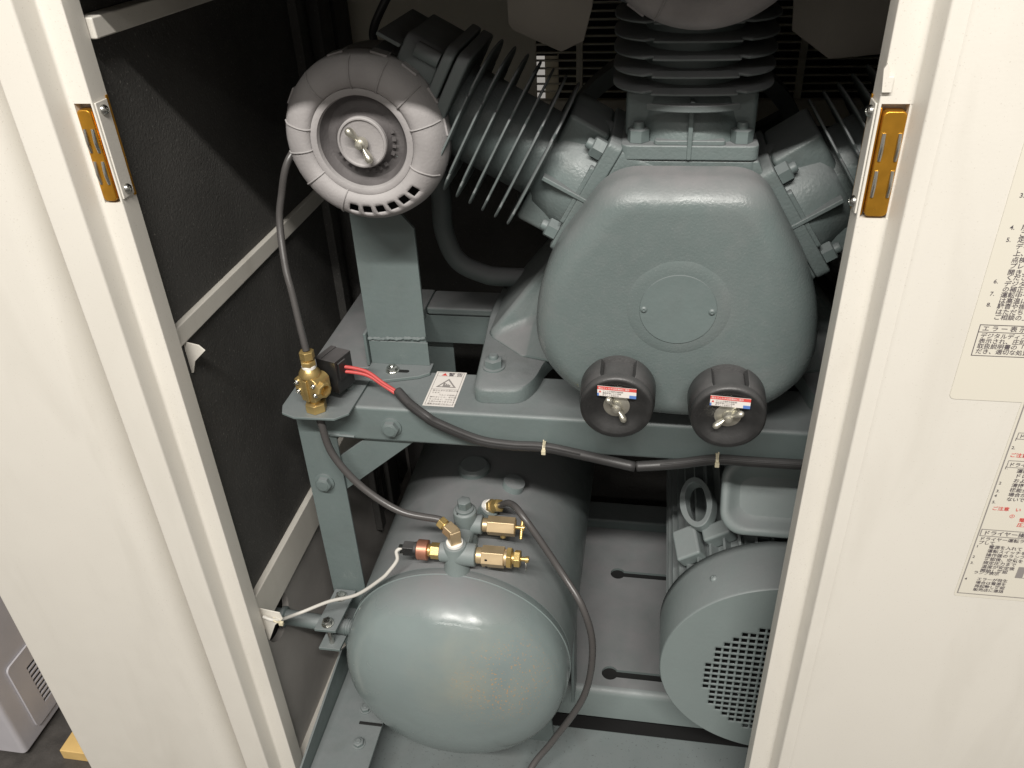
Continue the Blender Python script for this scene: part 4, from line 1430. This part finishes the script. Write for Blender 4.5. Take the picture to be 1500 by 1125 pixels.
# discharge pipe from the left head round behind the crankcase
b = B()
b.tube([(-0.40, 1.34, 1.31), (-0.372, 1.35, 1.24), (-0.3605, 1.35, 1.165), (-0.3605, 1.35, 1.090), (-0.340, 1.35, 1.0330), (-0.295, 1.35, 1.0080), (-0.250, 1.35, 1.0020), (-0.10, 1.35, 1.0035)], 0.0175, 20, 10)
tag(obj('discharge_pipe', b, 'fin', loc=(-0.30, 1.35, 1.02)), 'dark painted discharge pipe bending behind the left cylinder', 'pipe')
# a thin line from the left filter head up to the roof
hose('air_hose', [(-0.335, 1.33, 1.40), (-0.39, 1.25, 1.412), (-0.405, 1.22, 1.44), (-0.37, 1.22, 1.50), (-0.32, 1.24, 1.58), (-0.29, 1.26, 1.70)], 0.006, 'rubber', 'dark hose rising behind the round filter into the shadow', 'hose', G)

# flywheel with blades, and the drive belts, behind the pump
fw = thing('flywheel', (AX, 1.45, AZ), 'dark spoked flywheel behind the crankcase', 'flywheel')
b = B()
b.lathe((AX, 1.42, AZ), (0, 1, 0), [(0.20, 0), (0.225, 0.0), (0.225, 0.07), (0.20, 0.07), (0.20, 0)], 72, open_=True)
obj('rim', b, 'fin', fw)
for i in range(6):
    a = radians(30 + 60 * i)
    b = B()
    b.box((AX + 0.12 * cos(a), 1.455, AZ + 0.12 * sin(a)), (0.20, 0.012, 0.045), Matrix(((cos(a), 0, -sin(a)), (0, 1, 0), (sin(a), 0, cos(a)))) @ Matrix.Rotation(0.5, 3, 'X'))
    obj('spoke', b, 'fin', fw)
b = B()
b.lathe((AX, 1.36, AZ), (0, 1, 0), [(0.045, 0), (0.045, 0.13), (0, 0.13)], 32)
obj('hub', b, 'fin', fw)

# air baffles that hang from the roof between the cylinders
b = B()
b.prism([(-0.218, 1.60), (-0.2122, 1.4464), (-0.2057, 1.4372), (-0.148, 1.4125), (-0.1373, 1.408), (-0.1050, 1.4224), (-0.0935, 1.466), (-0.075, 1.60)], (0, 1.25, 0), (1, 0, 0), (0, 0, 1), -0.004)
tag(obj('air_baffle', b, 'brown', bevel=0.001, loc=(-0.15, 1.25, 1.5)), 'dusty brown baffle sheet with chamfered corners left of the middle cylinder', 'baffle', 'hanging air baffles')
b = B()
b.prism([(0.165, 1.60), (0.1781, 1.4325), (0.233, 1.395), (0.330, 1.4040), (0.36, 1.60)], (0, 1.25, 0), (1, 0, 0), (0, 0, 1), -0.004)
tag(obj('air_baffle', b, 'brown', bevel=0.001, loc=(0.25, 1.25, 1.5)), 'dusty brown baffle sheet right of the middle cylinder by the door post', 'baffle', 'hanging air baffles')


# ================================================================== BREATHERS
def breather(cx, cz, rot, label):
    t = thing('breather', (cx, 0.90, cz), label, 'air filter', 'black breather caps on the crankcase')
    b = B()
    b.lathe((cx, 0.879, cz), (0, 1, 0), [(0.0, 0.009), (0.012, 0.0085), (0.022, 0.0070), (0.031, 0.0040), (0.0385, 0.0005), (0.0430, 0.0), (0.0462, 0.0022), (0.0470, 0.006), (0.0462, 0.013), (0.0400, 0.0150), (0.030, 0.0150)], 72)
    obj('cap', b, 'cap', t, ang=60)
    b = B()
    b.lathe((cx, 0.890, cz), (0, 1, 0), [(0.030, 0), (0.0375, 0.002), (0.0380, 0.044), (0.0425, 0.046), (0.0425, 0.052), (0.030, 0.052)], 56)
    obj('core', b, 'cap', t)
    # three shell segments with gaps either side of the top
    for a0, a1 in ((-25, 62), (118, 205), (222, 318)):
        b = B()
        r0, r1 = 0.0400, 0.0488
        prof = [(r0, 0.0), (r1 - 0.003, 0.0), (r1, 0.004), (r1 + 0.0008, 0.036), (r1 - 0.0005, 0.040), (r0, 0.041)]
        x, y, z = V((1, 0, 0)), V((0, 0, 1)), V((0, 1, 0))
        ns = 16
        rg = []
        for i in range(ns + 1):
            a = radians(a0 + (a1 - a0) * i / ns)
            d = x * cos(a) + y * sin(a)
            rg.append([V((cx, 0.8925, cz)) + d * r + z * h for r, h in prof])
        b.rings(rg)
        obj('shell_segment', b, 'cap', t, bevel=0.0012)
    b = B()
    b.lathe((cx, 0.8885, cz), (0, -1, 0), [(0.0180, 0), (0.0180, 0.0012), (0.0150, 0.0026), (0.0, 0.0026)], 32)
    obj('washer', b, 'wing', t)
    wing_nut(t, (cx, 0.8865, cz), (0, -1, 0), rot, 0.88)
    # sticker: red header, white body, blue foot
    b = B()
    yy = 0.8783
    c, s_ = cos(radians(-3)), sin(radians(-3))
    u_, v_ = V((c, 0, s_)), V((0, 0, 1))
    o_ = V((cx, yy, cz + 0.0185))
    w2 = 0.0245
    b.prism([(-w2, 0), (w2, 0), (w2, 0.0145), (-w2, 0.0145)], o_ + V((0, 0.0008, 0)), u_, v_, 0.0006)
    obj('sticker', b, 'paper', t)
    b = B()
    q = o_ + V((0, -0.0001, 0))
    quad(b, q, u_, v_, -w2, w2, 0.0098, 0.0145, 0)
    quad(b, q, u_, v_, -w2, -w2 + 0.0020, 0, 0.0042, 1)
    quad(b, q, u_, v_, w2 - 0.0085, w2, 0, 0.0045, 1)
    f = b.bm.faces.new([b.bm.verts.new(q + u_ * xx + v_ * zz_) for xx, zz_ in ((-w2 + 0.0016, 0.0052), (-w2 + 0.0052, 0.0052), (-w2 + 0.0034, 0.0085))])
    f.material_index = 0
    q2 = q + V((0, -0.0001, 0))
    TT = [('吸込フィルタは定期的に清掃', q2 + u_ * (-w2 + 0.0012) + v_ * 0.0110, u_, v_, 0.0030, 2)]
    for k, st in enumerate(('フィルタ清掃交換時期', '運転時間ごとに点検', '蝶ナットを締める')):
        TT.append((st, q2 + u_ * (-w2 + 0.0066) + v_ * (0.0068 - 0.0029 * k), u_, v_, 0.0026, 3))
    b3 = text_faces(TT)
    tm = bpy.data.meshes.new('tmp')
    b3.bm.to_mesh(tm)
    b3.bm.free()
    b.bm.from_mesh(tm)
    bpy.data.meshes.remove(tm)
    obj('sticker_print', b, ['inkr', 'inkb', 'paper', 'inkg'], t, flat=True)
    return t


breather(-0.0290, 1.0475, radians(125), 'left black breather cap, its wing nut tilted like a backslash')
breather(0.1110, 1.0420, radians(35), 'right black breather cap, its wing nut tilted like a slash')

# ================================================================== DRAIN PIPE AND CLAMP
b = B()
b.tube([(-0.66, 0.940, 0.518), (-0.56, 0.940, 0.5100), (-0.475, 0.940, 0.502)], 0.0140, 20, 6)
dp = thing('outlet_pipe', (-0.56, 0.94, 0.51), 'grey green outlet pipe leaving the tank through the hole in the wall', 'pipe')
obj('pipe', b, 'paint', dp)
b = B()
for i in range(5):
    b.torus((-0.494 + i * 0.0042, 0.940, 0.5035), (1, -0.0, -0.1), 0.0143, 0.0014, 24, 6)
obj('thread', b, 'paint', dp)
b = B()
b.cyl((-0.480, 0.940, 0.5025), (-0.462, 0.945, 0.5005), 0.0185, seg=28, ch=0.002)
obj('coupling', b, 'paint', dp)
b = B()
b.lathe((-0.612, 0.940, 0.514), (1, 0, 0), [(0.0142, 0), (0.0185, 0.0), (0.0185, 0.006), (0.0142, 0.008)], 28)
obj('collar', b, 'paint', dp)
cl = thing('pipe_clamp', (-0.518, 0.95, 0.51), 'two plate pipe clamp with two bolts across the outlet pipe', 'clamp')
for z in (0.5260, 0.4780):
    b = B()
    b.prism([(-0.537, 0.905), (-0.498, 0.905), (-0.492, 1.0), (-0.531, 1.0)], (0, 0, z), (1, 0, 0), (0, 1, 0), 0.006)
    obj('clamp_plate', b, 'paint', cl, bevel=0.001)
for x, y in ((-0.5165, 0.9185), (-0.5130, 0.980)):
    bolt(cl, (x, y, 0.5325), (0, 0, 1), 0.0088, 0.008, 'bolt', 'zinc', rot=x * 40)
    b = B()
    b.cyl((x, y, 0.470), (x, y, 0.528), 0.0045, seg=12)
    obj('clamp_stud', b, 'zinc', cl)

# ================================================================== ELECTRIC MOTOR
mo = thing('electric_motor', (0.255, 1.2, 0.28), 'green electric motor with a round slotted fan cowl beside the tank', 'motor')
MX, MZ2, MR, MY = 0.2570, 0.4920, 0.1990, 0.940
# grille: stair-stepped field of rectangular holes
hw_, hh_, px_, pz_ = 0.0094, 0.0096, 0.0127, 0.0136
nx, nz = 27, 27
RH = 0.1330
GX, GZ = 0.2630, 0.4720
xs, zs = [-0.190], [-0.190]
for i in range(nx):
    c_ = (i - (nx - 1) / 2) * px_
    xs += [c_ - hw_ / 2, c_ + hw_ / 2]
for i in range(nz):
    c_ = (i - (nz - 1) / 2) * pz_
    zs += [c_ - hh_ / 2, c_ + hh_ / 2]
xs.append(0.190)
zs.append(0.190)
b = B()
cache = {}


def gv(i, j):
    if (i, j) not in cache:
        cache[(i, j)] = b.bm.verts.new((GX + xs[i], MY, GZ + zs[j]))
    return cache[(i, j)]


for i in range(len(xs) - 1):
    for j in range(len(zs) - 1):
        cx_, cz_ = (xs[i] + xs[i + 1]) / 2, (zs[j] + zs[j + 1]) / 2
        if sqrt((cx_ + GX - MX) ** 2 + (cz_ + GZ - MZ2) ** 2) > MR - 0.016:
            continue
        if i % 2 == 1 and j % 2 == 1 and 0.02 < sqrt(cx_ ** 2 + cz_ ** 2) < RH:
            continue
        b.face((gv(i, j), gv(i + 1, j), gv(i + 1, j + 1), gv(i, j + 1)))
# ring between the stepped field and the rounded rim
t = bmesh.new()
tv_ = {}
es = []
for e in b.bm.edges:
    if len(e.link_faces) == 1 and all(sqrt((q.co.x - MX) ** 2 + (q.co.z - MZ2) ** 2) > MR - 0.036 for q in e.verts):
        ks = []
        for q in e.verts:
            k = (round(q.co.x, 5), round(q.co.z, 5))
            if k not in tv_:
                tv_[k] = t.verts.new((q.co.x - MX, q.co.z - MZ2, 0))
            ks.append(tv_[k])
        es.append(t.edges.new(ks))
vs = [t.verts.new((a, c, 0)) for a, c in circ(0, 0, MR, 96)]
es += [t.edges.new((vs[i], vs[(i + 1) % 96])) for i in range(96)]
bmesh.ops.triangle_fill(t, use_beauty=True, use_dissolve=False, edges=es)
for f in t.faces:
    b.face([b.bm.verts.new((MX + q.co.x, MY, MZ2 + q.co.y)) for q in f.verts])
t.free()
an = [2 * pi * i / 96 for i in range(96)]
prof = [(MR, 0.0)]
b.rings([[V((MX + r * cos(a), MY + h, MZ2 + r * sin(a))) for a in an] for r, h in ((MR, 0.0), (MR + 0.0012, 0.0012), (MR + 0.0018, 0.0035), (MR + 0.002, 0.09), (MR + 0.002, 0.105))], caps=(False, False))
bmesh.ops.remove_doubles(b.bm, verts=b.bm.verts, dist=1e-5)
o = obj('fan_cowl', b, 'motor', mo, ang=40)
md = o.modifiers.new('wall', 'SOLIDIFY')
md.thickness, md.offset = 0.003, -1
b = B()
b.lathe((MX, MY + 0.022, MZ2), (0, 1, 0), [(0.0, 0), (0.17, 0.0), (0.17, 0.02)], 48)
obj('fan', b, 'dark', mo)  # plain near-black disc, gives the grille its shaded inside
b = B()
for i in range(44):
    a = 2 * pi * i / 44
    b.box((MX + 0.168 * cos(a), 1.26, MZ2 + 0.168 * sin(a)), (0.044, 0.44, 0.0042), Matrix(((cos(a), 0, -sin(a)), (0, 1, 0), (sin(a), 0, cos(a)))))
obj('cooling_ribs', b, 'motor', mo)
b = B()
b.lathe((MX, MY + 0.080, MZ2), (0, 1, 0), [(0.14, 0), (0.166, 0.0), (0.168, 0.02), (0.168, 0.44), (0.10, 0.47), (0, 0.47)], 64)
obj('stator_frame', b, 'motor', mo)
for sx in (-1, 1):
    b = B()
    b.bb(MX + sx * 0.10, MX + sx * 0.16, 1.10, 1.42, 0.2805, 0.298)
    b.bb(MX + sx * 0.115, MX + sx * 0.130, 1.10, 1.42, 0.298, 0.37)
    obj('foot', b, 'motor', mo, bevel=0.003)
bolt(mo, (MX - 0.1235, MY + 0.050, MZ2 + 0.158), (-0.6, 0, 0.8), 0.006, 0.004, 'screw', 'motor')
# lifting lug on the shoulder
b = B()
lc = V((0.112, 1.150, 0.668))
lz_ = V((-0.52, -0.30, 0.80)).normalized()
x_, y_, z_ = basis(lz_, (0, 1, 0))
rg = []
for i in range(41):
    a = 2 * pi * i / 40
    d = x_ * cos(a) * 0.025 + y_ * sin(a) * 0.046
    dn = d.normalized()
    rg.append([lc + d + dn * p + z_ * q for p, q in ((-0.006, -0.011), (0.006, -0.011), (0.006, 0.011), (-0.006, 0.011))])
b.rings(rg, caps=(False, False))
bmesh.ops.remove_doubles(b.bm, verts=b.bm.verts, dist=1e-6)
obj('lifting_eye', b, 'motor', mo, bevel=0.002)
b = B()
b.box(lc - z_ * 0.02 + V((0.025, -0.055, -0.005)), (0.05, 0.03, 0.035), Matrix((x_, y_, z_)).transposed())
b.box(V((0.099, 1.10, 0.615)), (0.045, 0.06, 0.03), Matrix((x_, y_, z_)).transposed())
obj('lug_base', b, 'motor', mo, bevel=0.005, seg=3)
# terminal box with a dished lid facing up and forward
tb_o = V((0.2620, 1.045, 0.772))
tv = V((0, 0.50, 0.87)).normalized()
tu = V((1, 0, 0))
tn = tu.cross(tv)
lp = rrect(-0.125, 0.125, -0.056, 0.066, 0.036, 8)
b = B()
rg = []
for ins, h in ((0.004, -0.020), (0.0, -0.018), (0.0, -0.003), (0.003, 0.0), (0.009, 0.0005), (0.014, -0.003), (0.020, -0.010), (0.030, -0.016), (0.045, -0.018)):
    kx, ky = 1 - ins / 0.125, 1 - ins / 0.061
    rg.append([tb_o + tu * (a * kx) + tv * ((c - 0.005) * ky + 0.005) + tn * h for a, c in lp])
b.rings(rg)
tl = obj('terminal_box_lid', b, 'motor', mo, ang=60)
b = B()
lp2 = rrect(-0.112, 0.112, -0.046, 0.060, 0.03, 6)
b.rings([[tb_o + tu * a + tv * c + tn * -0.016 for a, c in lp2], [tb_o + tu * a * 0.96 + tv * c * 0.95 + tn * -0.075 for a, c in lp2]])
obj('terminal_box', b, 'motor', mo, bevel=0.004)
b = B()
b.cyl((0.185, 1.10, 0.64), (0.185, 1.16, 0.60), 0.02)
obj('cable_gland', b, 'black', mo)
# guard strip and belt rail seen in the gap above the motor
b = B()
b.bb(0.09, 0.13, 1.36, 1.38, 0.73, 0.87)
b.bb(0.135, 0.15, 1.355, 1.38, 0.55, 0.87)
obj('belt_guard', b, 'fin', mo, bevel=0.002)
